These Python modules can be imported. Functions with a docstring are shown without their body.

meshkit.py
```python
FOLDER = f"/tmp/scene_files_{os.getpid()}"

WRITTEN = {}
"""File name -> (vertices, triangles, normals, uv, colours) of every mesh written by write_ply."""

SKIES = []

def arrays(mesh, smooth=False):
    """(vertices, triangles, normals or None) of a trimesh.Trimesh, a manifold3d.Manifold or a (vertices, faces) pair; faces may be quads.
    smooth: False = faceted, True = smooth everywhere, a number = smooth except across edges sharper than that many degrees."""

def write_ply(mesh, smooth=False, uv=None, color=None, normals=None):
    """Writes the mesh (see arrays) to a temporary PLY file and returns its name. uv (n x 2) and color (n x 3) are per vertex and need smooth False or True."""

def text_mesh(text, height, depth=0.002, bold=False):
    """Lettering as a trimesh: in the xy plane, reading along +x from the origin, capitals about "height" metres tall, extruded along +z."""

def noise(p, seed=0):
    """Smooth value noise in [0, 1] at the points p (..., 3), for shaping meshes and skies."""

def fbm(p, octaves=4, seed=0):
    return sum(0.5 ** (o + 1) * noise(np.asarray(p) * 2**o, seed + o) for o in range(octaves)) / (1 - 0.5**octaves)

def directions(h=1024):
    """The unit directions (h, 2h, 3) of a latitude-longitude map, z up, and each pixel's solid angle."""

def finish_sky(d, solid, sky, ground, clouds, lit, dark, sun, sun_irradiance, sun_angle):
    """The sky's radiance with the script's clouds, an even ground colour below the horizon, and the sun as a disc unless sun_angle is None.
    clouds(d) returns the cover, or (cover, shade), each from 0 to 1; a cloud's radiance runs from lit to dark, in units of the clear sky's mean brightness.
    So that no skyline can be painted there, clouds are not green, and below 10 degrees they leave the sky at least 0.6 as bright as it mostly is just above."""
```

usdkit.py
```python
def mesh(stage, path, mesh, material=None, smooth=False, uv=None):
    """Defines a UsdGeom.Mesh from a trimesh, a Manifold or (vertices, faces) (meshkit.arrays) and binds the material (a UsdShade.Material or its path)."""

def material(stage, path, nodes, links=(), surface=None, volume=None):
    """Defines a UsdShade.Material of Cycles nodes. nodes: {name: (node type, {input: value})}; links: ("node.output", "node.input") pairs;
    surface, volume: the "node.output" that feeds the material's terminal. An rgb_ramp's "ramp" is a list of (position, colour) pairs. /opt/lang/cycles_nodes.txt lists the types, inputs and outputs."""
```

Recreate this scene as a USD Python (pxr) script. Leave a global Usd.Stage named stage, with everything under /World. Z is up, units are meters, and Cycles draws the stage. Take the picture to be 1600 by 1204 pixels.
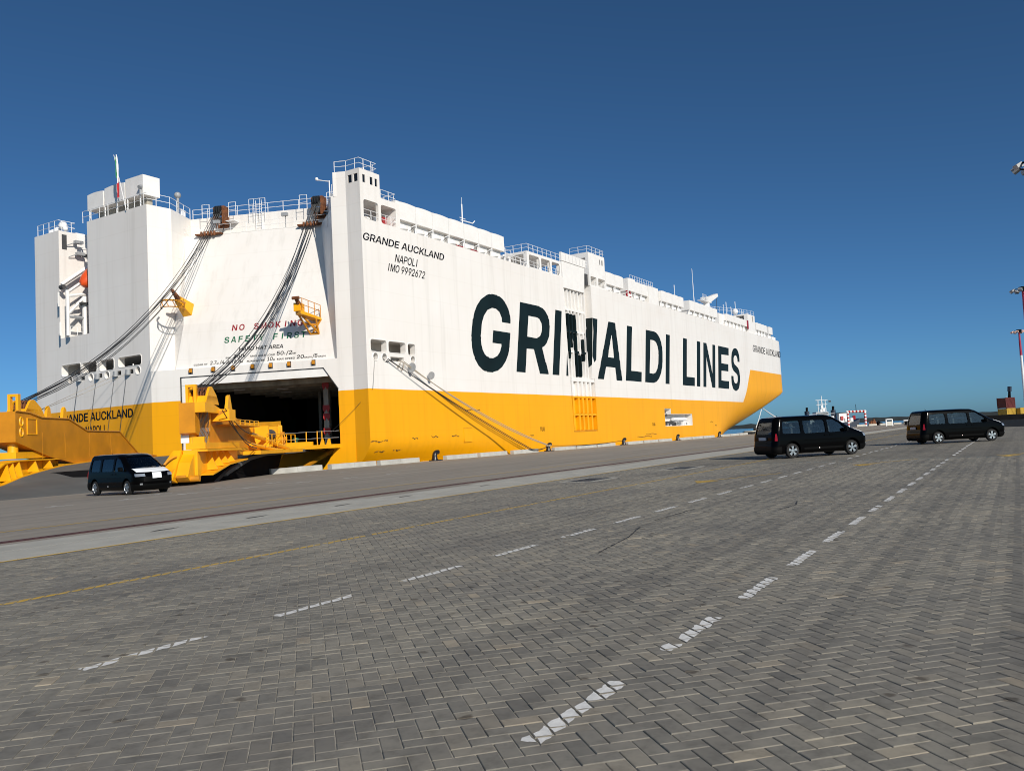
import math, random, glob
import numpy as np, trimesh, usdkit, meshkit
import manifold3d as m3
from manifold3d import Manifold, CrossSection
from pxr import Usd, UsdGeom, UsdLux, Gf, Sdf, UsdShade, Vt
from shapely.geometry import Polygon, box as sbox, MultiPolygon
from shapely import affinity
from shapely.ops import unary_union

rng = np.random.default_rng(7)
stage = Usd.Stage.CreateInMemory()
UsdGeom.SetStageUpAxis(stage, UsdGeom.Tokens.z)
UsdGeom.SetStageMetersPerUnit(stage, 1.0)
UsdGeom.Xform.Define(stage, '/World'); UsdGeom.Scope.Define(stage, '/World/Looks')

# ---------------------------------------------------------------- camera, sky, sun
CAM_F, CAM_PITCH, CAM_ROLL, CAM_YAW = 1313.22, 0.0631685, -0.0527483, 0.538956
SUN_AZ, SUN_EL = math.radians(-119.0), math.radians(27.0)      # towards the sun, counter-clockwise from +x
SKY_STRENGTH, SUN_INT, EXPOSURE = 0.078, 1.0, 0.2
Fw = np.array([math.cos(CAM_YAW)*math.cos(CAM_PITCH), math.sin(CAM_YAW)*math.cos(CAM_PITCH), math.sin(CAM_PITCH)])
R0 = np.array([math.sin(CAM_YAW), -math.cos(CAM_YAW), 0.0]); U0 = np.cross(R0, Fw)
c_, s_ = math.cos(CAM_ROLL), math.sin(CAM_ROLL)
Rv, Uv = c_*R0 + s_*U0, -s_*R0 + c_*U0
cam = UsdGeom.Camera.Define(stage, '/World/camera')
M = np.eye(4); M[0, :3], M[1, :3], M[2, :3], M[3, :3] = Rv, Uv, -Fw, (0, 0, 1.6)
cam.AddTransformOp().Set(Gf.Matrix4d(M.tolist()))
cam.CreateHorizontalApertureAttr(36.0); cam.CreateVerticalApertureAttr(36.0*770/1024)
cam.CreateFocalLengthAttr(36.0*CAM_F/1600); cam.CreateClippingRangeAttr(Gf.Vec2f(0.1, 20000)); cam.CreateExposureAttr(EXPOSURE)

dome = UsdLux.DomeLight.Define(stage, '/World/sky')
sky_m = usdkit.material(stage, '/World/Looks/sky_look', {
    'sky': ('sky_texture', {'sky_type': 'single_scattering', 'sun_disc': False, 'sun_elevation': SUN_EL,
            'sun_rotation': math.atan2(math.cos(SUN_AZ), math.sin(SUN_AZ)), 'altitude': 0.0, 'air_density': 0.5, 'aerosol_density': 0.7, 'ozone_density': 7.0}),
    'tint': ('mix_color', {'blend_type': 'multiply', 'fac': 1.0, 'b': (.76, 1.03, .985), 'use_clamp': False}),
    'bg': ('background_shader', {'strength': SKY_STRENGTH})}, [('sky.color', 'tint.a'), ('tint.result', 'bg.color')], surface='bg.background')
UsdShade.MaterialBindingAPI.Apply(dome.GetPrim()).Bind(sky_m)
sun = UsdLux.DistantLight.Define(stage, '/World/sun')
sun.CreateIntensityAttr(SUN_INT); sun.CreateAngleAttr(0.53); sun.CreateColorAttr(Gf.Vec3f(1.0, 0.93, 0.83))
UsdLux.LightAPI(sun.GetPrim()).CreateNormalizeAttr(True)
sd = np.array([math.cos(SUN_AZ)*math.cos(SUN_EL), math.sin(SUN_AZ)*math.cos(SUN_EL), math.sin(SUN_EL)])
zx = np.cross([0, 0, 1], sd); zx /= np.linalg.norm(zx); zy = np.cross(sd, zx)
M = np.eye(4); M[0, :3], M[1, :3], M[2, :3] = zx, zy, sd
sun.AddTransformOp().Set(Gf.Matrix4d(M.tolist()))

# ---------------------------------------------------------------- naming helpers
taken, origin = set(), {}
def fresh(parent, name):
    p, k = f'{parent}/{name}', 0
    while p in taken:
        k += 1; p = f'{parent}/{name}_{k:03d}'
    taken.add(p); return p
def tag(prim, label=None, cat=None, group=None, kind=None):
    for k, v in (('label', label), ('category', cat), ('group', group), ('kind', kind)):
        if v: prim.SetCustomDataByKey(k, v)
def thing(name, label, cat, at=(0, 0, 0), group=None, kind=None, rotz=0.0):
    p = fresh('/World', name); x = UsdGeom.Xform.Define(stage, p)
    x.AddTranslateOp().Set(Gf.Vec3d(*map(float, at)))
    if rotz: x.AddRotateZOp().Set(float(math.degrees(rotz)))
    tag(x.GetPrim(), label, cat, group, kind); origin[p] = np.array(at, float) if not rotz else np.zeros(3)
    return p
def as_tm(m):
    if isinstance(m, MB): return m.get()
    if isinstance(m, Manifold):
        q = m.to_mesh(); return trimesh.Trimesh(q.vert_properties[:, :3], q.tri_verts, process=False)
    return m
def part(name, mesh, mat, parent='/World', smooth=False, label=None, cat=None, group=None, kind=None, uv=None):
    mesh = as_tm(mesh); o = origin.get(parent, np.zeros(3))
    p = fresh(parent, name); origin[p] = o
    v = np.asarray(mesh.vertices) - o
    usdkit.mesh(stage, p, (v, np.asarray(mesh.faces)), MAT[mat], smooth, uv)
    tag(stage.GetPrimAtPath(p), label, cat, group, kind)
    return p
def copy_of(path, at, rotz=0.0, label=None, group=None, cat=None):
    name = path.rsplit('/', 1)[1]
    import re
    name = re.sub(r'_\d{3}$', '', name)
    p = fresh('/World', name); x = UsdGeom.Xform.Define(stage, p)
    src = stage.GetPrimAtPath(path)
    x.GetPrim().GetReferences().AddInternalReference(Sdf.Path(path)); x.GetPrim().SetInstanceable(True)
    x.ClearXformOpOrder()
    x.AddTranslateOp(opSuffix='place').Set(Gf.Vec3d(*map(float, at)))
    if rotz: x.AddRotateZOp(opSuffix='place').Set(float(math.degrees(rotz)))
    was = src.GetCustomData()
    tag(x.GetPrim(), label or was.get('label'), cat or was.get('category'), group or was.get('group'))
    return p

# ---------------------------------------------------------------- mesh helpers
class MB:
    def __init__(s): s.v, s.f, s.n = [], [], 0
    def add(s, v, f):
        v, f = np.asarray(v, float), np.asarray(f, int)
        if f.shape[1] == 4: f = np.vstack([f[:, [0, 1, 2]], f[:, [0, 2, 3]]])
        s.v.append(v); s.f.append(f + s.n); s.n += len(v); return s
    def tm(s, m): m = as_tm(m); return s.add(m.vertices, m.faces)
    def box(s, lo, hi):
        lo, hi = np.minimum(lo, hi), np.maximum(lo, hi)
        v = np.array([[x, y, z] for x in (lo[0], hi[0]) for y in (lo[1], hi[1]) for z in (lo[2], hi[2])])
        return s.add(v, [[0, 1, 3, 2], [4, 6, 7, 5], [0, 4, 5, 1], [2, 3, 7, 6], [0, 2, 6, 4], [1, 5, 7, 3]])
    def fbox(s, o, e, lo, hi):      # box in a frame: origin o, three axes e (rows)
        lo, hi = np.minimum(lo, hi), np.maximum(lo, hi)
        v = np.array([[x, y, z] for x in (lo[0], hi[0]) for y in (lo[1], hi[1]) for z in (lo[2], hi[2])]) @ np.asarray(e) + o
        f = np.array([[0, 1, 3, 2], [4, 6, 7, 5], [0, 4, 5, 1], [2, 3, 7, 6], [0, 2, 6, 4], [1, 5, 7, 3]])
        if np.linalg.det(np.asarray(e)) < 0: f = f[:, ::-1]
        return s.add(v, f)
    def tube(s, pts, r, n=6, cap=True):
        pts = np.asarray(pts, float); m = len(pts); r = np.broadcast_to(r, m)
        t = np.gradient(pts, axis=0); t /= np.linalg.norm(t, axis=1, keepdims=True)
        ref = np.array([0, 0, 1.0]) if abs(t[0][2]) < .9 else np.array([1.0, 0, 0])
        a = np.cross(t, ref); a /= np.linalg.norm(a, axis=1, keepdims=True); b = np.cross(t, a)
        an = np.arange(n)*2*math.pi/n
        v = (pts[:, None] + r[:, None, None]*(np.cos(an)[None, :, None]*a[:, None] + np.sin(an)[None, :, None]*b[:, None])).reshape(-1, 3)
        f = [[i*n+k, i*n+(k+1) % n, (i+1)*n+(k+1) % n, (i+1)*n+k] for i in range(m-1) for k in range(n)]
        s.add(v, f)
        if cap:
            for i, fl in ((0, 0), (m-1, 1)):
                vv = v[i*n:(i+1)*n]; ff = [[0, k+1, k] if fl else [0, k, k+1] for k in range(1, n-1)]
                s.add(vv, ff)
        return s
    def prism(s, poly, o, ex, ey, ez, h):      # polygon (2-D) in the ex, ey plane at o, pushed along ez by h
        if not hasattr(poly, 'geom_type'): poly = Polygon(poly)
        for g in getattr(poly, 'geoms', [poly]):
            if g.area < 1e-9: continue
            m = trimesh.creation.extrude_polygon(g, 1.0, engine='earcut')
            v = m.vertices; w = np.asarray(o) + v[:, :1]*np.asarray(ex) + v[:, 1:2]*np.asarray(ey) + v[:, 2:3]*h*np.asarray(ez)
            f = m.faces if np.dot(np.cross(ex, ey), np.asarray(ez)*h) > 0 else m.faces[:, ::-1]
            s.add(w, f)
        return s
    def sheet(s, poly, fn):                   # flat triangulated polygon mapped by fn(n x 2) -> n x 3
        for g in getattr(poly, 'geoms', [poly]):
            if g.is_empty or g.area < 1e-9 or g.geom_type != 'Polygon': continue
            v, f = trimesh.creation.triangulate_polygon(g, engine='earcut')
            s.add(fn(np.asarray(v)), f)
        return s
    def lathe(s, prof, n=12, o=(0, 0, 0), ax=None):
        prof = np.asarray(prof, float); m = len(prof); an = np.arange(n)*2*math.pi/n
        v = np.array([[p[0]*math.cos(t), p[0]*math.sin(t), p[1]] for p in prof for t in an])
        if ax is not None: v = v @ np.asarray(ax)
        f = [[i*n+k, i*n+(k+1) % n, (i+1)*n+(k+1) % n, (i+1)*n+k] for i in range(m-1) for k in range(n)]
        return s.add(v + np.asarray(o), f)
    def get(s):
        return trimesh.Trimesh(np.vstack(s.v), np.vstack(s.f), process=False)
def man(m):
    m = as_tm(m); m = trimesh.Trimesh(m.vertices, m.faces, process=True); m.merge_vertices()
    return Manifold(m3.Mesh(np.asarray(m.vertices, np.float32), np.asarray(m.faces, np.uint32)))
def mprism(poly, o, ex, ey, ez, h):
    return man(MB().prism(poly, o, ex, ey, ez, h))
hp = lambda pts: Manifold.hull_points(np.array(pts, np.float32))
def mbox(lo, hi): return man(MB().box(lo, hi))
X, Y, Z = np.eye(3)
def rrect(x0, z0, x1, z1, r):
    return sbox(x0+r, z0+r, x1-r, z1-r).buffer(r, quad_segs=3)
def lerp(a, b, t): return a + (b-a)*t
_font = {}
def text_shape(text, weight=500, oblique=0.0, size=150):
    """lettering as a shapely shape, capitals one unit high, reading along +x from 0"""
    from PIL import Image, ImageDraw, ImageFont
    if weight not in _font:
        f = ImageFont.truetype(glob.glob('/opt/blender-*/*/datafiles/fonts/Inter.woff2')[0], size)
        f.set_variation_by_axes([32, weight]); _font[weight] = f
    f = _font[weight]
    if text == 'I':
        return affinity.affine_transform(sbox(0, 0, .09 + weight/6400, 1), [1, oblique, 0, 1, 0, 0])
    def shape(t):
        x0, y0, x1, y1 = f.getbbox(t, anchor='ls')
        im = Image.new('L', (x1-x0+8, y1-y0+8)); ImageDraw.Draw(im).text((4-x0, 4-y0), t, 255, f, anchor='ls')
        on = np.pad(np.asarray(im) > 127, ((0, 0), (1, 1))).astype(np.int8)
        rows, st = np.nonzero(np.diff(on, axis=1) == 1); en = np.nonzero(np.diff(on, axis=1) == -1)[1]
        from shapely import box as vbox, union_all
        g = union_all(vbox(st, -rows-1, en, -rows)).buffer(.6).buffer(-.6).simplify(.8)
        return affinity.translate(g, -4+x0, 4-y0)
    cap = shape('H').bounds; k = 1/(cap[3]-cap[1])
    g = affinity.scale(affinity.translate(shape(text), 0, -cap[1]), k, k, origin=(0, 0))
    g = affinity.translate(g, -g.bounds[0], 0)
    return affinity.affine_transform(g, [1, oblique, 0, 1, 0, 0]) if oblique else g
def fit(g, x0, x1, z0, z1, oblique=0.0):
    """scale a lettering shape into the box, then slant it"""
    b = g.bounds; g = affinity.translate(g, -b[0], 0)
    g = affinity.scale(g, (x1-x0)/(b[2]-b[0]), z1-z0, origin=(0, 0))
    g = affinity.affine_transform(g, [1, oblique, 0, 1, 0, 0]) if oblique else g
    return affinity.translate(g, x0, z0)

# ---------------------------------------------------------------- materials
MAT = {}
def mat(name, nodes, links=(), surface='p.BSDF', **k):
    MAT[name] = usdkit.material(stage, f'/World/Looks/{name}', nodes, list(links), surface=surface, **k)
def plain(name, col, rough=.5, var=.12, scale=3.0, metallic=0.0, spec=.5, coat=0.0, bump=0.0, bscale=40.0, stretch=(1, 1, 1)):
    n = {'g': ('geometry', {}), 'mp': ('mapping', {'scale': stretch}), 'n': ('noise_texture', {'scale': scale, 'detail': 5.0, 'roughness': .6}),
         'r': ('rgb_ramp', {'ramp': [(.3, tuple(np.array(col)*(1-var))), (.7, tuple(np.minimum(np.array(col)*(1+var), 1)))]}),
         'p': ('principled_bsdf', {'roughness': rough, 'metallic': metallic, 'specular_ior_level': spec, 'coat_weight': coat})}
    l = [('g.position', 'mp.vector'), ('mp.vector', 'n.vector'), ('n.fac', 'r.fac'), ('r.color', 'p.base_color')]
    if bump:
        n['bn'] = ('noise_texture', {'scale': bscale, 'detail': 3.0}); n['b'] = ('bump', {'strength': bump, 'distance': .02})
        l += [('g.position', 'bn.vector'), ('bn.fac', 'b.height'), ('b.normal', 'p.normal')]
    mat(name, n, l)
WHITE, YELLOW = (.80, .775, .74), (.86, .385, .002)
plain('white_paint', WHITE, .45, .05, .8)
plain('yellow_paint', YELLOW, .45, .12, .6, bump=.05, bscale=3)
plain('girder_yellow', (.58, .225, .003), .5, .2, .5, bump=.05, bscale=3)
plain('dark_yellow', (.55, .22, .006), .55, .2, 2.0)
plain('letter_green', (.0045, .0125, .0135), .55, .25, .3, spec=.25)
plain('letter_black', (.008, .009, .011), .55, .2, 1, spec=.25)
plain('letter_red', (.30, .012, .02), .5, .1, 1)
plain('letter_sign_green', (.012, .13, .06), .5, .1, 1)
plain('rust', (.16, .055, .018), .8, .55, 2.5, bump=.3, bscale=12)
plain('cable', (.018, .020, .022), .5, .3, 4)
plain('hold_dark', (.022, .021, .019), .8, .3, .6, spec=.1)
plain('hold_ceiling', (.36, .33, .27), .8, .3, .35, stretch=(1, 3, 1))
plain('rail_white', (.80, .80, .80), .4, .04, 2)
plain('ramp_deck', (.098, .100, .097), .8, .14, .5, bump=.25, bscale=9)
plain('dark_slot', (.05, .05, .052), .7, .2, 1)
plain('concrete_kerb', (.44, .43, .39), .85, .16, .9, bump=.3, bscale=14)
plain('bollard_black', (.010, .010, .012), .35, .3, 3)
plain('rope', (.36, .31, .24), .9, .2, 6)
plain('grey_metal', (.30, .31, .32), .4, .15, 4)
plain('orange', (.75, .09, .015), .4, .12, .8)
plain('tyre', (.008, .008, .008), .85, .2, 8)
plain('alloy', (.62, .63, .65), .22, .05, 6, metallic=.9)
plain('van_black', (.0012, .0012, .0014), .14, .1, 1, spec=.07)
plain('van_trim', (.003, .003, .003), .5, .1, 5, spec=.08)
plain('seat_grey', (.16, .17, .18), .8, .15, 5)
plain('white_film', (.80, .82, .84), .35, .05, 3)
plain('plate_grey', (.42, .43, .45), .4, .08, 3)
plain('tail_red', (.28, .006, .012), .15, .1, 8)
plain('lamp_clear', (.45, .47, .5), .08, .05, 8, metallic=.6)
plain('flag_green', (.03, .22, .07), .8, .1, 3); plain('flag_white', (.75, .75, .75), .8, .05, 3); plain('flag_red', (.5, .02, .03), .8, .1, 3)
plain('red_white_red', (.55, .03, .02), .5, .1, 2)
plain('hazard_red', (.42, .03, .025), .5, .15, 2)
plain('container_red', (.11, .018, .016), .6, .25, .8); plain('container_yellow', (.50, .32, .04), .6, .2, .8)
plain('pole_red', (.35, .012, .05), .5, .1, .4); plain('pole_white', (.75, .76, .77), .45, .05, .4)
plain('lamp_pink', (.80, .52, .42), .3, .1, 2)
plain('dark_blue', (.012, .022, .045), .5, .2, 1)
plain('tug_grey', (.34, .37, .40), .5, .15, .6)
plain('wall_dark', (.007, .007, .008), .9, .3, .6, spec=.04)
plain('wall_pale', (.52, .50, .44), .85, .18, .6)
plain('shore_green', (.014, .020, .022), .9, .35, .05)
plain('rail_steel', (.055, .018, .017), .65, .35, 1.5, bump=.2)
plain('manhole', (.018, .018, .019), .6, .25, 6, bump=.3)
plain('asphalt_dark', (.016, .0165, .016), .9, .15, .4, spec=.1)
plain('line_white', (.70, .69, .66), .75, .12, 18, bump=.2, bscale=60)
plain('fender_black', (.012, .012, .012), .8, .2, 1)
plain('tarp_blue', (.05, .14, .30), .6, .15, 3)
plain('inside_white', (.55, .53, .50), .6, .12, 1.2)
mat('window_dark', {'p': ('principled_bsdf', {'base_color': (.008, .011, .015), 'roughness': .06})})
mat('van_glass', {'t': ('transparent_bsdf', {'color': (.60, .64, .64)}), 'g': ('glossy_bsdf', {'color': (1, 1, 1), 'roughness': .02}),
                  'f': ('fresnel', {'IOR': 1.5}), 'm': ('mix_closure', {})},
    [('f.fac', 'm.fac'), ('t.BSDF', 'm.closure1'), ('g.BSDF', 'm.closure2')], surface='m.closure')
# the hull: white above, yellow below the painted line, streaks, weld seams, grime
mat('hull_paint', {
    'g': ('geometry', {}), 'x': ('separate_xyz', {}),
    'low': ('math', {'math_type': 'less_than', 'value2': 7.55}),
    'k1': ('math', {'math_type': 'multiply', 'value2': -.83}), 'k2': ('math', {'math_type': 'add'}),
    'k3': ('math', {'math_type': 'greater_than', 'value2': 199.75}), 'k4': ('math', {'math_type': 'less_than', 'value2': 15.8}),
    'k5': ('math', {'math_type': 'multiply'}), 'ye': ('math', {'math_type': 'maximum'}),
    'sm': ('mapping', {'scale': (.75, .75, .035)}), 'sn': ('noise_texture', {'scale': 1.6, 'detail': 6.0, 'roughness': .62}),
    'sr': ('rgb_ramp', {'ramp': [(.30, (.90, .895, .885)), (.48, (.985, .98, .975)), (.75, (1, 1, 1))]}),
    'bn': ('noise_texture', {'scale': .14, 'detail': 4.0}),
    'br': ('rgb_ramp', {'ramp': [(.3, (.95, .93, .915)), (.7, (1, 1, 1))]}),
    'wz': ('wave_texture', {'bands_direction': 'z', 'profile': 'saw', 'scale': .1047, 'distortion': 0.0}),
    'wr': ('rgb_ramp', {'ramp': [(0, (.93, .92, .90)), (.025, (1, 1, 1)), (1, (1, 1, 1))]}),
    'c': ('mix_color', {'a': WHITE, 'b': YELLOW}), 'm1': ('mix_color', {'blend_type': 'multiply', 'fac': 1.0}), 'm2': ('mix_color', {'blend_type': 'multiply', 'fac': 1.0}),
    'm3': ('mix_color', {'blend_type': 'multiply', 'fac': 1.0}),
    'pm': ('mapping', {'scale': (.33, .33, .12)}), 'pn': ('noise_texture', {'scale': 1.0, 'detail': 2.0}),
    'bu': ('bump', {'strength': .35, 'distance': .05}),
    'p': ('principled_bsdf', {'roughness': .42, 'specular_ior_level': .4})},
    [('g.position', 'x.vector'), ('x.z', 'low.value1'), ('x.z', 'k1.value1'), ('k1.value', 'k2.value1'), ('x.x', 'k2.value2'), ('k2.value', 'k3.value1'),
     ('x.z', 'k4.value1'), ('k3.value', 'k5.value1'), ('k4.value', 'k5.value2'), ('low.value', 'ye.value1'), ('k5.value', 'ye.value2'), ('ye.value', 'c.fac'),
     ('g.position', 'sm.vector'), ('sm.vector', 'sn.vector'), ('sn.fac', 'sr.fac'), ('g.position', 'bn.vector'), ('bn.fac', 'br.fac'),
     ('g.position', 'wz.vector'), ('wz.fac', 'wr.fac'),
     ('c.result', 'm1.a'), ('sr.color', 'm1.b'), ('m1.result', 'm2.a'), ('br.color', 'm2.b'), ('m2.result', 'm3.a'), ('wr.color', 'm3.b'), ('m3.result', 'p.base_color'),
     ('g.position', 'pm.vector'), ('pm.vector', 'pn.vector'), ('pn.fac', 'bu.height'), ('bu.normal', 'p.normal')])
# pavers: a tone per paver (st), long darker bands, oil spots
def ground_mat(name, per_paver):
    n = {'g': ('geometry', {}), 'x': ('separate_xyz', {}),
         'n1': ('noise_texture', {'scale': 7.0, 'detail': 8.0, 'roughness': .72}), 'r1': ('rgb_ramp', {'ramp': [(.28, (.66, .655, .64)), (.5, (1.0, 1.0, 1.0)), (.75, (1.20, 1.19, 1.16))]}),
         'n2': ('noise_texture', {'scale': .35, 'detail': 4.0}), 'r2': ('rgb_ramp', {'ramp': [(.3, (.80, .80, .82)), (.7, (1.12, 1.10, 1.06))]}),
         'lm': ('mapping', {'scale': (.025, 1.55, 1)}), 'n3': ('noise_texture', {'scale': 1.0, 'detail': 1.0}),
         'r3': ('rgb_ramp', {'ramp': [(.36, (.66, .66, .68)), (.44, (.76, .76, .77)), (.50, (1, 1, 1)), (1, (1.04, 1.04, 1.03))]}),
         'vo': ('voronoi_texture', {'scale': 2.6, 'randomness': 1.0}), 'dn': ('noise_texture', {'scale': 14.0, 'detail': 3.0}),
         'da': ('math', {'math_type': 'multiply_add', 'value2': .22, 'value3': -.085}), 'ds': ('math', {'math_type': 'add'}),
         'r4': ('rgb_ramp', {'ramp': [(0, (.34, .31, .29)), (.10, (.46, .43, .40)), (.165, (1, 1, 1)), (1, (1, 1, 1))]}),
         'm1': ('mix_color', {'blend_type': 'multiply', 'fac': 1.0, 'use_clamp': False}), 'm2': ('mix_color', {'blend_type': 'multiply', 'fac': 1.0, 'use_clamp': False}),
         'm3': ('mix_color', {'blend_type': 'multiply', 'fac': .42, 'use_clamp': False}), 'm4': ('mix_color', {'blend_type': 'multiply', 'fac': .9, 'use_clamp': False}),
         'bn': ('noise_texture', {'scale': 160.0, 'detail': 4.0}), 'bu': ('bump', {'strength': .45, 'distance': .006}),
         'p': ('principled_bsdf', {'roughness': .8, 'specular_ior_level': .35})}
    l = [('g.position', 'x.vector'), ('g.position', 'n1.vector'), ('n1.fac', 'r1.fac'), ('g.position', 'n2.vector'), ('n2.fac', 'r2.fac'),
         ('g.position', 'lm.vector'), ('lm.vector', 'n3.vector'), ('n3.fac', 'r3.fac'), ('g.position', 'vo.vector'), ('g.position', 'dn.vector'),
         ('dn.fac', 'da.value1'), ('vo.distance', 'ds.value1'), ('da.value', 'ds.value2'), ('ds.value', 'r4.fac'),
         ('r1.color', 'm1.b'), ('m1.result', 'm2.a'), ('r2.color', 'm2.b'), ('m2.result', 'm3.a'), ('r3.color', 'm3.b'), ('m3.result', 'm4.a'), ('r4.color', 'm4.b'),
         ('m4.result', 'p.base_color'), ('g.position', 'bn.vector'), ('bn.fac', 'bu.height'), ('bu.normal', 'p.normal')]
    if per_paver:
        n['uv'] = ('uvmap', {'attribute': 'st'}); n['us'] = ('separate_xyz', {})
        n['tr'] = ('rgb_ramp', {'ramp': [(0, (.172, .164, .142)), (.3, (.212, .200, .172)), (.62, (.238, .222, .187)), (.86, (.275, .250, .202)), (1, (.34, .292, .22))]})
        l += [('uv.UV', 'us.vector'), ('us.x', 'tr.fac'), ('tr.color', 'm1.a')]
    else:
        n['rm'] = ('mapping', {'rotation': (0, 0, math.pi/4)})
        n['bt'] = ('brick_texture', {'scale': 1.0, 'brick_width': .229, 'row_height': .1145, 'mortar_size': .006, 'mortar_smooth': .2, 'color1': (.165, .155, .130), 'color2': (.265, .245, .203), 'mortar': (.12, .11, .092)})  # tones and mortar lowered to stand in for paver joint shadows
        l += [('g.position', 'rm.vector'), ('rm.vector', 'bt.vector'), ('bt.color', 'm1.a')]
    mat(name, n, l)
ground_mat('paver', True); ground_mat('paving_far', False)
plain('joint_sand', (.34, .315, .265), .95, .3, 20)
mat('apron', {'g': ('geometry', {}), 'mp': ('mapping', {'scale': (.06, .9, 1)}), 'n': ('noise_texture', {'scale': 1.0, 'detail': 6.0, 'roughness': .6}),
              'r': ('rgb_ramp', {'ramp': [(.3, (.198, .176, .146)), (.55, (.275, .243, .200)), (.75, (.33, .290, .238))]}),
              'n2': ('noise_texture', {'scale': 2.5, 'detail': 6.0, 'roughness': .7}), 'r2': ('rgb_ramp', {'ramp': [(.3, (.86, .86, .86)), (.7, (1.06, 1.06, 1.06))]}),
              'm': ('mix_color', {'blend_type': 'multiply', 'fac': 1.0}), 'bn': ('noise_texture', {'scale': 60.0, 'detail': 3.0}), 'bu': ('bump', {'strength': .3, 'distance': .01}),
              'p': ('principled_bsdf', {'roughness': .85})},
    [('g.position', 'mp.vector'), ('mp.vector', 'n.vector'), ('n.fac', 'r.fac'), ('g.position', 'n2.vector'), ('n2.fac', 'r2.fac'), ('r.color', 'm.a'), ('r2.color', 'm.b'),
     ('m.result', 'p.base_color'), ('g.position', 'bn.vector'), ('bn.fac', 'bu.height'), ('bu.normal', 'p.normal')])
plain('concrete_strip', (.385, .372, .325), .85, .14, 1.1, bump=.2, bscale=30)
mat('line_yellow', {'g': ('geometry', {}), 'n': ('noise_texture', {'scale': 5.0, 'detail': 6.0, 'roughness': .75}), 'mp': ('mapping', {'scale': (.3, 1, 1)}),
                    'r': ('rgb_ramp', {'ramp': [(.50, (.55, .34, .045)), (.62, (.42, .29, .09)), (.72, (.23, .21, .17))]}), 'p': ('principled_bsdf', {'roughness': .8})},
    [('g.position', 'mp.vector'), ('mp.vector', 'n.vector'), ('n.fac', 'r.fac'), ('r.color', 'p.base_color')])
mat('sea_water', {'g': ('geometry', {}), 'n': ('noise_texture', {'scale': .5, 'detail': 6.0}), 'b': ('bump', {'strength': .5, 'distance': .4}),
                  'p': ('principled_bsdf', {'base_color': (.012, .035, .055), 'roughness': .12, 'ior': 1.33})},
    [('g.position', 'n.vector'), ('n.fac', 'b.height'), ('b.normal', 'p.normal')])

# ---------------------------------------------------------------- ground, quay and water
YK, KS = 30.0, .014
def gz(y): return 0.0 if y < YK else -KS*(y-YK)
def gsheet(poly, off=0.0):
    """a ground sheet over a polygon, split where the apron starts to fall towards the quay"""
    mb = MB()
    for lo, hi in ((-900, YK), (YK, 200)):
        g = poly.intersection(sbox(-900, lo, 900, hi))
        for h in getattr(g, 'geoms', [g]):
            if h.geom_type == 'Polygon' and h.area > 1e-6:
                mb.sheet(h, lambda v: np.c_[v, np.array([gz(y) for y in v[:, 1]])+off])
    return mb
YARD = Polygon([(-160, -170), (330, -170), (330, -30), (300, 6), (255, 37.5), (204.5, 55.62), (-160, 55.62)])
BR = Polygon([(1.2, -4.5), (9, -4.5), (36, -2.6), (36, 14.58), (7.2, 14.58), (1.2, 5.2)])         # where single pavers are built
yard = thing('paved_yard', 'wide port yard paved with grey herringbone concrete pavers', None, kind='structure')
part('paving', gsheet(YARD.intersection(sbox(-200, -200, 400, 14.6)).difference(BR)), 'paving_far', yard, kind='structure')
part('joint_sand', gsheet(BR.buffer(.05), -.0065), 'joint_sand', yard, kind='structure')
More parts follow.
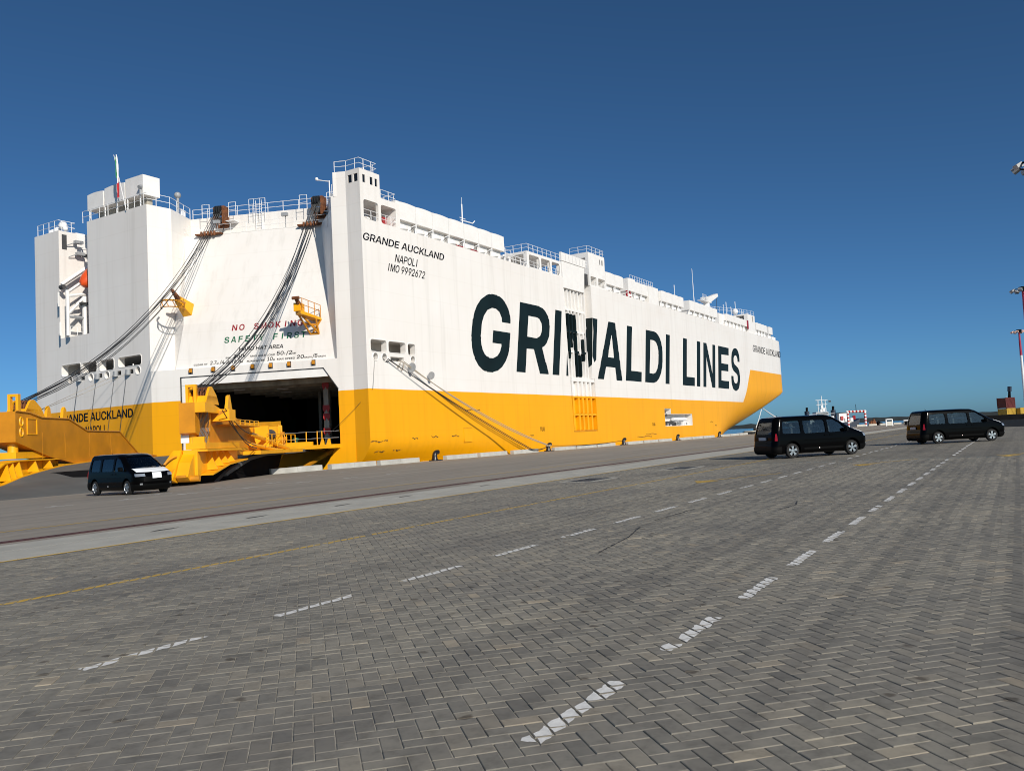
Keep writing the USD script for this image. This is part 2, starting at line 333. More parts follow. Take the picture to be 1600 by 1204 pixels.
apron = gsheet(YARD.intersection(sbox(-200, 14.6, 400, 60)), 0.0)
part('apron', apron, 'apron', '/World', label='brown grey asphalt quay apron along the ship', kind='structure')
part('asphalt', gsheet(Polygon([(104, -2.5), (112, 1.9), (195, 20.6), (240, 10), (300, -20), (300, -120), (104, -120)]), .004), 'asphalt_dark', '/World', label='dark asphalt road behind the paved yard', kind='structure')
# herringbone pavers, 225 x 112 mm, laid at 45 degrees to the quay
PW = .1145
e1, e2 = np.array([1, 1])/math.sqrt(2), np.array([-1, 1])/math.sqrt(2)
from shapely import prepare, contains_xy
inner = BR.buffer(-.02); prepare(inner)
cells = []
for i in range(-400, 900):
    for j in range(-160, 160):
        o = np.array([i + 2*j, -i + 2*j]) * PW      # lattice (1,-1), (2,2)
        cells.append((o[0], o[1], 0)); cells.append((o[0], o[1]-2*PW, 1))
cells = np.array(cells)
size = np.where(cells[:, 2:3] == 0, [[2*PW, PW]], [[PW, 2*PW]])
org = np.where(cells[:, 2:3] == 0, cells[:, :2], cells[:, :2])
cen = org + size/2
cw = cen[:, :1]*e1 + cen[:, 1:]*e2
keep = contains_xy(inner, cw[:, 0], cw[:, 1])
org, size, cw = org[keep], size[keep], cw[keep]
NP_ = len(org)
d_cam = np.hypot(cw[:, 0], cw[:, 1])
hz = rng.normal(0, .0011, NP_); tx = rng.normal(0, .006, (NP_, 2))       # uneven height and tilt
gap, bev = .0029, .0042
def paver_verts(k):
    a, b = org[k], org[k]+size[k]
    def ring(ins, z): return np.array([[a[0]+ins, a[1]+ins, z], [b[0]-ins, a[1]+ins, z], [b[0]-ins, b[1]-ins, z], [a[0]+ins, b[1]-ins, z]])
    v = np.vstack([ring(gap+bev, 0), ring(gap, -bev*.8), ring(gap, -.02)])
    c = (a+b)/2
    z = v[:, 2] + hz[k] + (v[:, :2]-c) @ tx[k]
    return np.c_[v[:, :1]*e1 + v[:, 1:2]*e2, z]
PF = [[0, 1, 2], [0, 2, 3]]
for r0 in (0, 4):
    for k in range(4):
        q_ = (k+1) % 4; PF += [[r0+4+k, r0+4+q_, r0+q_], [r0+4+k, r0+q_, r0+k]]
PF = np.array(PF)
tone = np.clip(rng.beta(2.2, 2.6, NP_) + .10*(meshkit.fbm(np.c_[cw*.55, np.zeros(NP_)], 3, 5)-.5)*2, 0, .999)
rnd2 = rng.random(NP_)
# the 300 pavers that show largest are parts of their own, the rest is one part
inview = (cw @ R0[:2] / np.maximum(cw @ Fw[:2], .1))
vis = (np.abs(inview) < .64) & (d_cam > 3.05)
order = np.argsort(np.where(vis, d_cam, 1e9))
single = set(order[:300].tolist())
rest = [k for k in range(NP_) if k not in single]
V = np.vstack([paver_verts(k) for k in rest]); Fm = (PF[None] + 12*np.arange(len(rest))[:, None, None]).reshape(-1, 3)
UVr = np.repeat(np.c_[tone[rest], rnd2[rest]], 12, axis=0)
part('pavers', trimesh.Trimesh(V, Fm, process=False), 'paver', yard, kind='stuff', uv=UVr)
for k in order[:300]:
    part('paver', trimesh.Trimesh(paver_verts(k), PF, process=False), 'paver', yard, uv=np.repeat([[tone[k], rnd2[k]]], 12, axis=0))
# painted lane dashes: 1 m paint, 1 m gap; near ones lie on the single paver tops, worn at the edges
from shapely.strtree import STRtree
tops = [Polygon([tuple(p) for p in (np.array([[o[0]+.008, o[1]+.008], [o[0]+s[0]-.008, o[1]+.008], [o[0]+s[0]-.008, o[1]+s[1]-.008], [o[0]+.008, o[1]+s[1]-.008]]) @ np.array([e1, e2]))]) for o, s in zip(org, size)]
tree = STRtree(tops)
def worn(poly, amp, seed):
    r = np.random.default_rng(seed); p = poly.segmentize(.06)
    c = np.array(p.exterior.coords)[:-1]; c = c + r.normal(0, amp, c.shape); return Polygon(c).buffer(0)
def dash(x0, x1, y, w, seed, name='lane_dash', matn='line_white', drop=.06):
    base = worn(sbox(x0, y-w/2, x1, y+w/2), .008, seed); mb = MB(); r = np.random.default_rng(seed)
    for k in tree.query(base):
        if r.random() < drop: continue
        g = worn(tops[k].intersection(base).buffer(-.002), .003, seed*1000+int(k)) if tops[k].intersects(base) else None
        if g is None or g.is_empty or g.area < 2e-4: continue
        c = cw[k]
        def fn(v, k=k, c=c):
            d = v - c; return np.c_[v, hz[k] + (np.c_[d@e1, d@e2] @ tx[k]) + .0016]
        mb.sheet(g, fn)
    if not mb.v: return
    part(name, mb, matn, yard)
for k in range(16): dash(3.89+2*k, 5.06+2*k, 2.335, .115, 100+k)
for k in range(16): dash(3.89+2*k, 5.04+2*k, 6.33, .110, 200+k, drop=.06)
for k in range(16, 52):
    for y, w in ((2.335, .105), (6.33, .09)):
        if 3.95+2*k > 36.5 and not (y > 5 and k > 34): part('lane_dash', gsheet(sbox(3.95+2*k, y-w/2, 5.0+2*k, y+w/2), .005), 'line_white', yard)
dash(-20, 36, 10.22, .125, 300, 'yellow_line', 'line_yellow', drop=.03)
part('yellow_line', gsheet(sbox(36.01, 10.17, 240, 10.27), .005), 'line_yellow', yard)
part('yellow_line', gsheet(sbox(-40, 14.62, 200, 14.74), .005), 'line_yellow', yard)
part('yellow_line', gsheet(sbox(-40, 21.12, 190, 21.24), .005), 'line_yellow', '/World/apron')
for cx_, cy_ in ((26.0, 8.38), (33.6, 5.0), (37.6, .5)):      # faded yellow arrows
    a_ = Polygon([(cx_-.9, cy_-.5), (cx_-1.8, cy_-.1), (cx_-.7, cy_+.35), (cx_-.75, cy_+.05), (cx_+2.4, cy_-1.5), (cx_+2.4, cy_-1.62), (cx_-.75, cy_-.12)]).buffer(0)
    if cx_ > 36: part('yellow_arrow', gsheet(a_, .005), 'line_yellow', yard)
    else:
        mb = MB()
        for k in tree.query(a_):
            g = tops[k].intersection(a_)
            if not g.is_empty: mb.sheet(g, lambda v: np.c_[v, np.full(len(v), .004)])
        part('yellow_arrow', mb, 'line_yellow', yard)
# concrete drainage strip in slabs, crane rail
strip = thing('concrete_strip', 'pale concrete strip between pavers and crane rail', None, kind='structure')
x = -22.0; k = 0
while x < 200:
    L = 6.0
    for y0, y1 in ((14.76, 16.27), (16.31, 17.62)):
        mb = MB(); dz = .006+.003*rng.random()
        mb.box((x+.012, y0, -.05), (x+L-.012, y1 - (.35 if (k % 3 == 0 and y0 > 16) else 0), dz)); part('concrete_slab', mb, 'concrete_strip', strip)
        k += 1
    x += L
part('drain_gap', gsheet(sbox(-22, 16.272, 200, 16.308), .004), 'manhole', strip)
for x in (11.6, 14.2, 17.3, 20.1, 24.6):
    part('drain_hole', gsheet(Polygon([(x, 16.22), (x+.5, 16.26), (x+.9, 16.36), (x+.3, 16.4)]), .012), 'manhole', strip)
part('crane_rail', MB().box((-40, 18.12, 0), (200, 18.24, .012)).box((-40, 18.30, 0), (200, 18.42, .018)).box((-40, 18.245, .0), (200, 18.295, .006)), 'rail_steel', '/World', label='dark red steel rail set in the apron', kind='structure')
for x0, y0 in ((26.2, 12.75), (33.0, 11.75)):
    mb = MB().box((x0, y0, 0), (x0+1.9, y0+.95, .006))
    mb2 = MB().box((x0-.18, y0-.18, 0), (x0+2.08, y0+1.13, .004))
    t = thing('pit_cover', 'dark steel pit cover in the pavers, ' + ('nearer to the camera' if x0 < 30 else 'farther off near the middle van'), 'pit cover', (x0, y0, 0))
    part('frame', mb2, 'concrete_strip', t); part('lid', mb, 'manhole', t)
# small white worn T marks on the apron near the first van
marks = thing('apron_marks', 'small worn white marks on the apron before the ramp', None, kind='structure')
for i, (x, y) in enumerate(((17.6, 30.6), (20.5, 30.5), (23.2, 30.6), (26.6, 30.5), (30.1, 30.6), (33.4, 30.5), (37.0, 30.6), (24.2, 33.6), (27.4, 33.4), (31.0, 33.7), (45.0, 41.5), (41.5, 41.2), (37.9, 41.4), (49.0, 41.3), (52.5, 41.4))):
    g = unary_union([sbox(x, y, x+1.1, y+.13), sbox(x+.4, y, x+.55, y+.5)])
    part('mark', gsheet(worn(g.buffer(0), .01, 500+i), .005), 'line_white', marks)
# tyre scuffs and cracks
scuff = thing('tyre_scuffs', 'dark tyre scuff lines on the paving', None, kind='structure')
for pts in ([(10.4, 5.0), (12.0, 5.25), (13.3, 5.6)], [(14.4, 5.75), (16.4, 5.7)], [(23, 27), (30, 26.2), (38, 26)], [(16.2, 4.0), (17.2, 3.9), (18.0, 4.05)]):
    from shapely.geometry import LineString
    g = worn(LineString(pts).buffer(.012), .009, 11)
    part('scuff', gsheet(g, .0055), 'manhole', scuff)

# quay wall, kerb, bollards
part('quay_wall', MB().box((-160, 55.63, -9), (204.4, 56.05, gz(55.6)+.01)), 'wall_pale', '/World', label='concrete quay wall under the kerb beside the ship', kind='structure')
kerb = thing('quay_kerb', 'low pale concrete kerb blocks along the quay edge', 'kerb', (51, 55, -.35))
for x0, x1 in ((51.2, 57.35), (58.6, 64.9), (65.6, 72.0), (77.0, 83.2), (83.9, 90.0), (91.6, 98.0), (102.6, 109.0), (109.5, 116), (116.5, 123), (128, 134.5), (135, 141.5), (142, 148.5), (153, 159.5), (160, 166.5), (167, 174), (178.5, 185), (185.5, 192), (192.5, 199.5)):
    for a_, b_ in ((x0, (x0+x1)/2-.012), ((x0+x1)/2+.012, x1)):
        t = as_tm(MB().box((a_, 55.0, -.36), (b_, 55.55, .12))); t.vertices[:, 0] += 0
        top = np.asarray(t.vertices)[:, 2] > 0; vv = np.asarray(t.vertices).copy()
        vv[top & (vv[:, 1] < 55.2), 1] += .05; vv[top, 2] += rng.normal(0, .008)
        part('kerb_block', trimesh.Trimesh(vv, t.faces, process=False), 'concrete_kerb', kerb)
def build_bollard(x, y, label):
    z = gz(y); t = thing('bollard', label, 'bollard', (x, y, z), group='mooring bollards along the quay edge')
    part('base_plate', MB().prism(rrect(x-.75, y-.42, x+.85, y+.42, .15), (0, 0, z), X, Y, Z, .10), 'bollard_black', t)
    an = np.linspace(0, math.pi/2, 8)
    path = [(x-.15, y, z+.08), (x-.15, y, z+.35)] + [(x-.15+.42*(1-math.cos(a)), y, z+.5+.42*math.sin(a)) for a in an] + [(x+.5, y, z+.93)]
    rr = [.38, .30] + list(np.linspace(.28, .25, 8)) + [.25]
    part('horn', MB().tube(path, rr, 14), 'bollard_black', t, smooth=50)
    part('horn_cap', MB().lathe([(.0, .07), (.14, .06), (.22, .03), (.252, 0)], 14, (x+.5, y, z+.93), np.array([[0, 1, 0], [0, 0, 1], [1, 0, 0]])), 'grey_metal', t, smooth=40)  # pale disc paints the specular spot on the horn end
    return t
bol = build_bollard(74.5, 54.75, 'nearest black mooring bollard, alone beside the yellow hull')
for x, lb in ((100.4, 'black mooring bollard with the ship ropes tied round it'), (125.8, 'black mooring bollard just right of the folded side ramp'),
              (150.9, 'black mooring bollard under the white machinery opening in the hull'), (176.5, 'farthest black mooring bollard, next to the bow')):
    copy_of(bol, (x, 54.75, gz(54.75)), label=lb)
part('sea', MB().sheet(Polygon([(-3000, -400), (9000, -7000), (9000, 9000), (-3000, 9000)]).difference(Polygon([(-160, -170), (330, -170), (330, -30), (300, 6), (255, 37.5), (204.4, 55.8), (-160, 55.8)])), lambda v: np.c_[v, np.full(len(v), -3.2)]), 'sea_water', '/World', label='dark blue harbour water', kind='structure')

# ---------------------------------------------------------------- the ship: hull
ship = thing('car_carrier_ship', 'huge white and yellow roll-on roll-off ship with its stern ramp lowered onto the quay', 'ship', (160, 79.5, -3.2))
def sp(name, mesh, m, smooth=False, label=None, parent=None): return part(name, mesh, m, parent or ship, smooth, label)
T = np.array([57.92, 80.17]); C2 = np.array([66.47, 58.93]); qv = np.array([.3735, -.9276]); nv = np.array([.9276, .3735])
q3, n3 = np.r_[qv, 0], np.r_[nv, 0]
def Q(s, z, r=0.0): p = T + qv*s + nv*r; return np.array([p[0], p[1], z])      # stern quarter plane: s along it, r into the ship
an = np.linspace(-math.pi/2, math.pi/2, 36)
plan = [tuple(T), tuple(C2), (66.47, 57.0)] + [(x, 57.0) for x in np.arange(69, 243, 3.0)] + [(243+19*math.cos(a)**.9 if math.cos(a) > 0 else 243, 79.5+22.5*math.sin(a)) for a in an] + [(57.92, 102.0)]
ZB, ZD = -7.0, 25.4
def warp(v):
    v = np.array(v); x, y, z = v[:, 0].copy(), v[:, 1].copy(), v[:, 2]
    sv = np.clip((10.7-z)/10.7, 0, 1)*np.clip((x-188)/58, 0, 1)
    k = np.clip((20+4.27*(z+.3))/67 + .10*np.clip((10.7-z)/10.7, 0, 1), .25, 1.0); k = np.where(z < 10.7, k, 1.0)
    v[:, 0] = np.where(x > 180, 180+(x-180)*k, x)
    y = y + np.where(y < 79, 7.0*sv**1.3*np.clip((79-y)/22, 0, 1), 0)
    w = np.clip((104-x)/36, 0, 1)*np.clip((62-y)/4, 0, 1); d = np.clip(2.0-z, 0, 2.6)
    v[:, 1] = y + w*.42*d**1.6
    return v
hull = Manifold.extrude(CrossSection([plan]), ZD-ZB, 46).translate((0, 0, ZB)).warp_batch(warp)
# stern block (port quarter, panel deck, starboard corner tower)
C3 = T + qv*21.2
blk = Polygon([tuple(T), tuple(C2), (66.47, 57.0), (73.0, 57.0), (73.0, 66), (82, 84), (82, 102), (57.92, 102)])
blockB = mprism(blk, (0, 0, ZD-.05), X, Y, Z, 29.42-ZD+.05)
towcut = mbox((60, 50, 28.2), (73.5, 62.5, 40))                          # the corner tower's lower roof
top_poly = Polygon([(66.47, 57), (69.72, 57), (69.72, 60.2), (65.9, 60.2), tuple(C2-qv*1.0), tuple(C2)])
body = hull + (blockB - towcut) + mprism(top_poly, (0, 0, 28.1), X, Y, Z, 30.72-28.1)
# the recess above the stern door: three lofts between horizontal outlines
def recess_poly(r, z, sl, sr, f1=2.6):
    st_ = [(-.05, -4.0), (-.05, 0.0), (1.33, f1), (sl, r), (sr, r), (21.2, 0.0), (21.2, -4.0)]
    return np.array([Q(s, z, rr) for s, rr in st_])
def loft(a, b):
    n = len(a); v = np.vstack([a, b]); f = [[i, (i+1) % n, n+(i+1) % n, n+i] for i in range(n)]
    pa = Polygon(a[:, :2]); tri = m3.triangulate([a[:, :2].astype(np.float32)]) if pa.exterior.is_ccw else m3.triangulate([a[::-1, :2].astype(np.float32)])
    tri = np.asarray(tri)
    idx = np.arange(n) if pa.exterior.is_ccw else np.arange(n)[::-1]
    t0 = idx[tri]; mb = MB(); F = []
    for q_ in f: F += [[q_[0], q_[1], q_[2]], [q_[0], q_[2], q_[3]]]
    F = np.array(F) if pa.exterior.is_ccw else np.array(F)[:, ::-1]
    F = np.vstack([F, t0[:, ::-1], t0+n])
    return man(trimesh.Trimesh(v, F, process=False))
recess = loft(recess_poly(.45, 10.95, 2.62, 20.78), recess_poly(1.5, 16.0, 3.12, 19.9)) + loft(recess_poly(1.5, 16.0, 3.12, 19.9), recess_poly(5.4, 26.85, 1.39, 17.9)) + loft(recess_poly(7.35, 26.85, .99, 18.0), recess_poly(7.35, 45, .99, 18.0))
body = body - recess
# door opening, mooring openings, lifeboat pocket, side ramp recess, galleries
door = Polygon([(3.5, 1.55), (21.2, 1.55), (21.2, 7.75), (19.67, 10.0), (3.5, 10.0)])
body = body - mprism(door, Q(0, 0, -4), q3, Z, n3, 42)
TW = [(92.95-.0, 96.75, 11.72, 13.05), (89.85, 92.68, 11.78, 12.97), (86.65, 89.3, 11.74, 12.98), (81.75, 85.85, 11.86, 12.96)]
for y0, y1, z0, z1 in TW:
    body = body - mprism(rrect(y0, z0, y1, z1, .28), (57.0, 0, 0), Y, Z, X, 3.0)
body = body - mbox((58.7, 81.7, 10.6), (69, 97.2, 13.3)) - mbox((66.9+.2, 57.7, 10.3), (77, 60.6, 13.0))
fair_t = [(95.1, 11.2, .42), (91.0, 11.2, .42), (87.95, 11.2, .42), (82.35, 11.25, .42)]
low_t = [(93.9, 92.2, 11.0, 11.45), (90.2, 88.9, 11.0, 11.5), (86.9, 85.4, 11.0, 11.5), (84.6, 83.2, 11.0, 11.5)]
for y, z, r in fair_t: body = body - Manifold.cylinder(2.5, r, r, 20).rotate((0, 90, 0)).translate((57.2, y, z))
for y1, y0, z0, z1 in low_t: body = body - mbox((57.5, y0, z0), (59, y1, z1))
SW = [(67.12, 69.68, 11.46, 12.72), (70.02, 72.95, 11.5, 12.7), (73.35, 74.65, 11.42, 12.66)]
for x0, x1, z0, z1 in SW: body = body - mprism(rrect(x0, z0, x1, z1, .25), (0, 58.2, 0), X, Z, -Y, 2.0)
fair_s = [(67.85, 10.92, .40), (69.3, 10.92, .40), (74.2, 10.92, .40)]
for x, z, r in fair_s: body = body - Manifold.cylinder(2.5, r, r, 20).rotate((90, 0, 0)).translate((x, 58.9, z))
body = body - mbox((70.3, 56.5, 10.58), (72.6, 58, 11.05))
body = body - mbox((57.0, 91.2, 16.32), (72.0, 96.9, 45)) - mbox((57.0, 80.6, 16.32), (57.0, 80.7, 16.4))
body = body - mbox((60.2, 96.8, 26.6), (83, 103, 45)) - mbox((66, 91.2, 26.6), (83, 103, 45))     # port side: tower stands alone
slot = Polygon([(111.75, 31), (111.95, 20), (112.75, 2.1), (121.0, 2.1), (121.0, 10.36), (119.8, 10.4), (121.5, 18), (121.4, 31)])
body = body - mprism(slot, (0, 58.5, 0), X, Z, -Y, 3.0)
for x0, x1 in ((66.95, 69.35), (69.78, 72.4)):
    body = body - mprism(rrect(x0, 25.45, x1, 27.5, .3), (0, 62, 0), X, Z, -Y, 7)
body = body - mbox((67.0, 57.35, 25.42), (72.7, 62.3, 27.6)) - mbox((71, 60, 25.42), (73.6, 70, 27.6))
for y0 in (57.25, 58.05): body = body - mbox((66.2, y0, 29.35), (66.62, y0+.55, 30.2))
for x0, x1 in ((66.95, 67.4), (68.15, 68.6), (68.95, 69.35)): body = body - mbox((x0, 56.8, 29.3), (x1, 57.15, 30.15))
body = body - mprism(Polygon([(150.85, 2.4), (166.4, 2.4), (166.4, 4.75), (154.3, 4.75), (154.3, 5.8), (150.85, 5.8)]), (0, 58.6, 0), X, Z, -Y, 3)
body = body - mprism(Polygon([(9, -6), (9, 1.5), (20.55, 1.5), (19.2, -.6), (19.0, -6)]), Q(0, 0, -3), q3, Z, n3, 9)
hull_path = sp('hull', body, 'hull_paint', smooth=7.6)
# the toe of the quarter below the threshold
sp('stern_toe', MB().prism(Polygon([(21.25, 2.0), (19.15, -.6), (18.9, -1.6), (20.9, -1.6), (22.85, .1), (22.87, 2.0)]), Q(0, 0, -.03), q3, Z, n3, 2.2), 'hull_paint')
# car deck behind the door: ceiling, walls, pillar
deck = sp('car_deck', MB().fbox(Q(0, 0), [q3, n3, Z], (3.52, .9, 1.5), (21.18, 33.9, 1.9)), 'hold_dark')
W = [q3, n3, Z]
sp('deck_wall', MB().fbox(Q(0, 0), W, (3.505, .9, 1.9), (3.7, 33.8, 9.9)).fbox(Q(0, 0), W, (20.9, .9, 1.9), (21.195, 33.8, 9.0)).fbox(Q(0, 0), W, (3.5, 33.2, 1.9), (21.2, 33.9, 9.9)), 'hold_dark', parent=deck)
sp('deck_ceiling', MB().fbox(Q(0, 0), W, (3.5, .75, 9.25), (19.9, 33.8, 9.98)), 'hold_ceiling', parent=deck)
for i in range(7): sp('ceiling_beam', MB().fbox(Q(0, 0), W, (3.7, 3.0+4.2*i, 8.75), (19.8, 3.4+4.2*i, 9.25)), 'hold_ceiling', parent=deck)
for s, r in ((7, 4.9), (11, 7.5), (15.5, 9.2), (9, 13)): sp('ceiling_lamp', MB().fbox(Q(0, 0), W, (s, r, 8.68), (s+1.3, r+.2, 8.74)), 'rail_white', parent=deck)
sp('deck_pillar', MB().fbox(Q(0, 0), W, (17.95, 4.0, 1.9), (18.5, 4.6, 9.15)), 'hold_ceiling', parent=deck)
for z in (8.4, 5.9, 5.0, 3.4): sp('pillar_band', MB().prism(Polygon([(17.83, z), (18.03, z-.4), (18.23, z), (18.43, z-.4), (18.65, z), (18.61, z+.45), (17.87, z+.45)]), Q(0, 0, 3.96), q3, Z, n3, .03), 'hazard_red', parent=deck)
for s in (12.5, 13.7): sp('deck_pillar', MB().fbox(Q(0, 0), W, (s, 16, 1.9), (s+.35, 16.4, 9.2)), 'hold_ceiling', parent=deck)
sp('door_frame', MB().fbox(Q(0, 0), W, (3.42, -.04, 1.6), (3.5, .1, 10.09)).fbox(Q(0, 0), W, (3.5, -.04, 10.0), (19.7, .1, 10.09)).prism(Polygon([(19.67, 10.09), (21.26, 7.78), (21.2, 7.72), (19.63, 10.0)]), Q(0, 0, -.04), q3, Z, n3, .14), 'dark_slot')
sp('door_lintel', MB().fbox(Q(0, 0), W, (3.55, .03, 9.15), (20.1, .75, 9.98)), 'white_paint')
sp('door_jamb', MB().fbox(Q(0, 0), W, (3.55, .06, 1.9), (4.1, .74, 9.14)), 'white_paint')
# lights over the door
for s in (4.71, 7.31, 9.59, 11.79, 13.85, 15.9, 18.62):
    l = sp('door_lamp', MB().fbox(Q(0, 0), W, (s-.2, -.05, 10.35), (s+.2, .0, 10.98)), 'dark_slot')
    sp('lamp_head', MB().fbox(Q(0, 0), W, (s-.13, -.28, 10.5), (s+.13, -.05, 10.9)), 'dark_yellow', parent=l)
# ---- lettering
def side_text(g, name, m, y=56.975): sp(name, MB().prism(g, (0, y+.02, 0), X, Z, -Y, .02), m)
def letters(txt, spans, z0, z1, ob, m, weight, y=56.975, skip=''):
    for (ch, x0, x1) in spans:
        g = fit(text_shape(ch, weight), x0, x1, z0 - (.14 if ch in 'GSO' else 0), z1 + (.14 if ch in 'GSO' else 0), ob)
        if ch == 'M': yield g; continue
        side_text(g, 'letter_' + ch.lower(), m, y)
BIG = [('G', 85.3, 94.5), ('R', 96.68, 105.63), ('I', 106.89, 108.91), ('M', 111.15, 121.3), ('A', 122.2, 131.75), ('L', 133.38, 140.36), ('D', 142.04, 150.6), ('I', 152.33, 154.39),
       ('L', 161.98, 169.23), ('I', 170.62, 172.69), ('N', 174.8, 183.05), ('E', 185.28, 193.38), ('S', 195.25, 202.5)]
Mg = list(letters('', BIG, 10.5, 20.15, .2, 'letter_green', 710))[0]
def word(txt, x0, x1, z0, z1, ob, m, weight, place, name, spread=None):
    """one part per letter, spread over the given width"""
    full = text_shape(txt, weight); fb = full.bounds; k = (x1-x0)/(fb[2]-fb[0])
    pos = 0
    for i, ch in enumerate(txt):
        if ch == ' ': continue
        g = text_shape(ch, weight); wd = g.bounds[2]
        if spread:      # every letter in an equal cell, as stencilled
            cell = (x1-x0)/len(txt); gw = min(cell*.74, wd*(z1-z0)*1.05)
            gb = affinity.affine_transform(g, [gw/wd, 0, 0, (z1-z0), i*cell+(cell-gw)/2, 0])
        else:
            pre = text_shape(txt[:i+1], weight).bounds[2]
            gb = affinity.affine_transform(g, [k, 0, 0, (z1-z0), (pre-wd)*k, 0])
        gb = affinity.affine_transform(gb, [1, ob, 0, 1, x0, z0])
        nm = {'/': 'slash', "'": 'tick', '.': 'point'}.get(ch, ch.lower())
        sp(('letter_' if ch.isalpha() else 'digit_' if ch.isdigit() else 'mark_') + nm, place(gb), m)
def on_side(g): return MB().prism(g, (0, 56.995, 0), X, Z, -Y, .02)
word('GRANDE AUCKLAND', 66.55, 81.0, 23.12, 23.92, .3, 'letter_black', 600, on_side, 'n')
word('NAPOLI', 71.75, 75.65, 21.55, 22.42, .3, 'letter_black', 500, on_side, 'n')
word('IMO 9992672', 70.5, 77.0, 20.38, 21.22, .3, 'letter_black', 520, on_side, 'n')
word('GRANDE AUCKLAND', 216.6, 246.0, 20.65, 22.4, .25, 'letter_black', 500, on_side, 'n')
def on_transom(g): return MB().prism(affinity.scale(g, -1, 1, origin=(0, 0)), (57.90, 0, 0), Y, Z, -X, .02)
word('GRANDE AUCKLAND', -97.6, -83.4, 6.2, 7.15, .0, 'letter_black', 600, on_transom, 'n')
word('NAPOLI', -92.2, -88.6, 4.75, 5.6, .0, 'letter_black', 560, on_transom, 'n')
# notices on the raked panel over the door: it runs from (r .45, z 10.95) to (r 1.5, z 16)
pk = (1.5-.45)/(16-10.95); pn = np.array([0, -1, pk]); pn = pn/np.linalg.norm(pn)
def on_panel(g):
    mb = MB()
    up = np.array([nv[0]*pk, nv[1]*pk, 1.0]); nrm = np.cross(q3, up); nrm /= np.linalg.norm(nrm)
    o = Q(0, 10.95, .45) - up*10.95
    if nrm @ n3 > 0: nrm = -nrm
    return mb.prism(g, o + nrm*.012, q3, up, nrm, .015)
def row(items, z0, ob=.07):
    for txt, s0, s1, h, m, w in items: word(txt, s0, s1, z0, z0+h, ob, m, w, on_panel, 'n', spread=h > .6)
row([('NO SMOKING', 8.76, 17.14, .66, 'letter_red', 640)], 14.88)
row([('SAFETY FIRST', 7.97, 17.56, .66, 'letter_sign_green', 640)], 13.56)
row([('HARD HAT AREA', 9.89, 14.94, .42, 'letter_black', 560)], 12.55)
m4 = lambda q_: 8.39+(q_-7.15)*.967
row([(t_, m4(x0), m4(x1), h, 'letter_black', w) for t_, x0, x1, h, w in (('SWL', 7.15, 7.8, .18, 520), ('250', 8.1, 9.3, .42, 580), ('T', 9.35, 9.5, .18, 520), ('MAX AXLE LOAD', 10.1, 13.0, .19, 520), ('50', 13.2, 14.0, .42, 580),
     ('T', 14.05, 14.2, .17, 520), ('/2', 14.3, 15.0, .42, 580), ('MH', 15.05, 15.45, .17, 520))], 11.8)
m5 = lambda q_: 4.74+(q_-3.5)*1.007
row([(t_, m5(x0), m5(x1), h, 'letter_black', w) for t_, x0, x1, h, w in (('CLEAR HT', 3.5, 5.1, .18, 520), ('2.7', 5.4, 6.1, .40, 580), ('M', 6.15, 6.35, .17, 520), ('/4.2', 6.5, 7.5, .40, 580), ('M', 7.55, 7.75, .17, 520), ('/6.5', 7.9, 8.9, .40, 580), ('M', 8.95, 9.15, .17, 520),
     ('RUNWAY BR', 9.6, 11.6, .19, 520), ('10', 11.9, 12.5, .40, 580), ('M', 12.55, 12.75, .17, 520), ('MAX SPEED', 13.0, 15.0, .19, 520), ('20', 15.2, 16.0, .40, 580), ('KM/H', 16.05, 16.85, .17, 520), ('/5', 16.95, 17.5, .40, 580), ('KM/H', 17.6, 18.4, .17, 520))], 11.26)
# small dark marks on the yellow side: tug places, draught marks, scuffs
word('TUG', 102.3, 103.6, 2.45, 3.0, 0, 'letter_black', 560, on_side, 'n')
word('TUG', 144.2, 145.6, 2.6, 3.1, 0, 'letter_black', 560, on_side, 'n')
sc = [(66.6, 2.05, 2.6), (73.5, 2.2, .9), (77.0, 2.3, 1.2), (81.0, 2.3, 1.4), (84.0, 5.35, 3.2), (67.6, 1.0, 1.6), (70.5, 1.05, 1.5), (99.5, 1.9, .9), (137.0, .75, 6.5), (141, 1.15, 5.0), (178, 3.0, 1.6), (181, 2.2, 1.2)]
for i, (x, z, L) in enumerate(sc):
    pts = [(x + L*t, z + .07*math.sin(9*t+i)) for t in np.linspace(0, 1, 8)]
    g = worn(LineString(pts).buffer(.035), .03, 40+i)
    yy = 56.995 + .42*max(0, 2-z)**1.6*min(1, max(0, (104-x)/36))
    sp('scuff_mark', MB().prism(g, (0, yy, 0), X, Z, -Y, .015), 'cable')
sp('shell_door', MB().prism(sbox(83.5, 1.5, 85.2, 3.12), (0, 56.999, 0), X, Z, -Y, .03), 'hull_paint')
sp('shell_door_seam', MB().box((83.45, 56.95, 3.12), (85.25, 57.0, 3.19)), 'dark_yellow')

# ---------------------------------------------------------------- ship fittings
# folded side ramp in its recess, with the letter M painted across back plate, ribs and jamb
sr = sp('side_ramp', MB().prism(Polygon([(111.95, 10.3), (111.85, 24.1), (119.2, 24.1), (119.6, 10.3)]), (0, 58.1, 0), X, Z, -Y, .12), 'white_paint')
back_y, rib_y = 57.98, 57.3
sp('ramp_flap', MB().prism(Polygon([(112.0, 23.9), (111.75, 27.9), (119.55, 27.9), (119.1, 23.9)]), (0, 57.55, 0), X, Z, -Y, .5), 'white_paint', parent=sr)
fl = sp('ramp_flap', MB().prism(Polygon([(111.7, 27.97), (111.65, 29.25), (120.05, 29.25), (119.95, 27.97)]), (0, 57.3, 0), X, Z, -Y, .32), 'white_paint', parent=sr)
for x in (113, 114.2, 115.4, 116.6, 117.8, 118.9): sp('flap_seam', MB().box((x, 56.965, 28.1), (x+.05, 56.985, 29.1)), 'grey_metal', parent=sr)
ribs = []
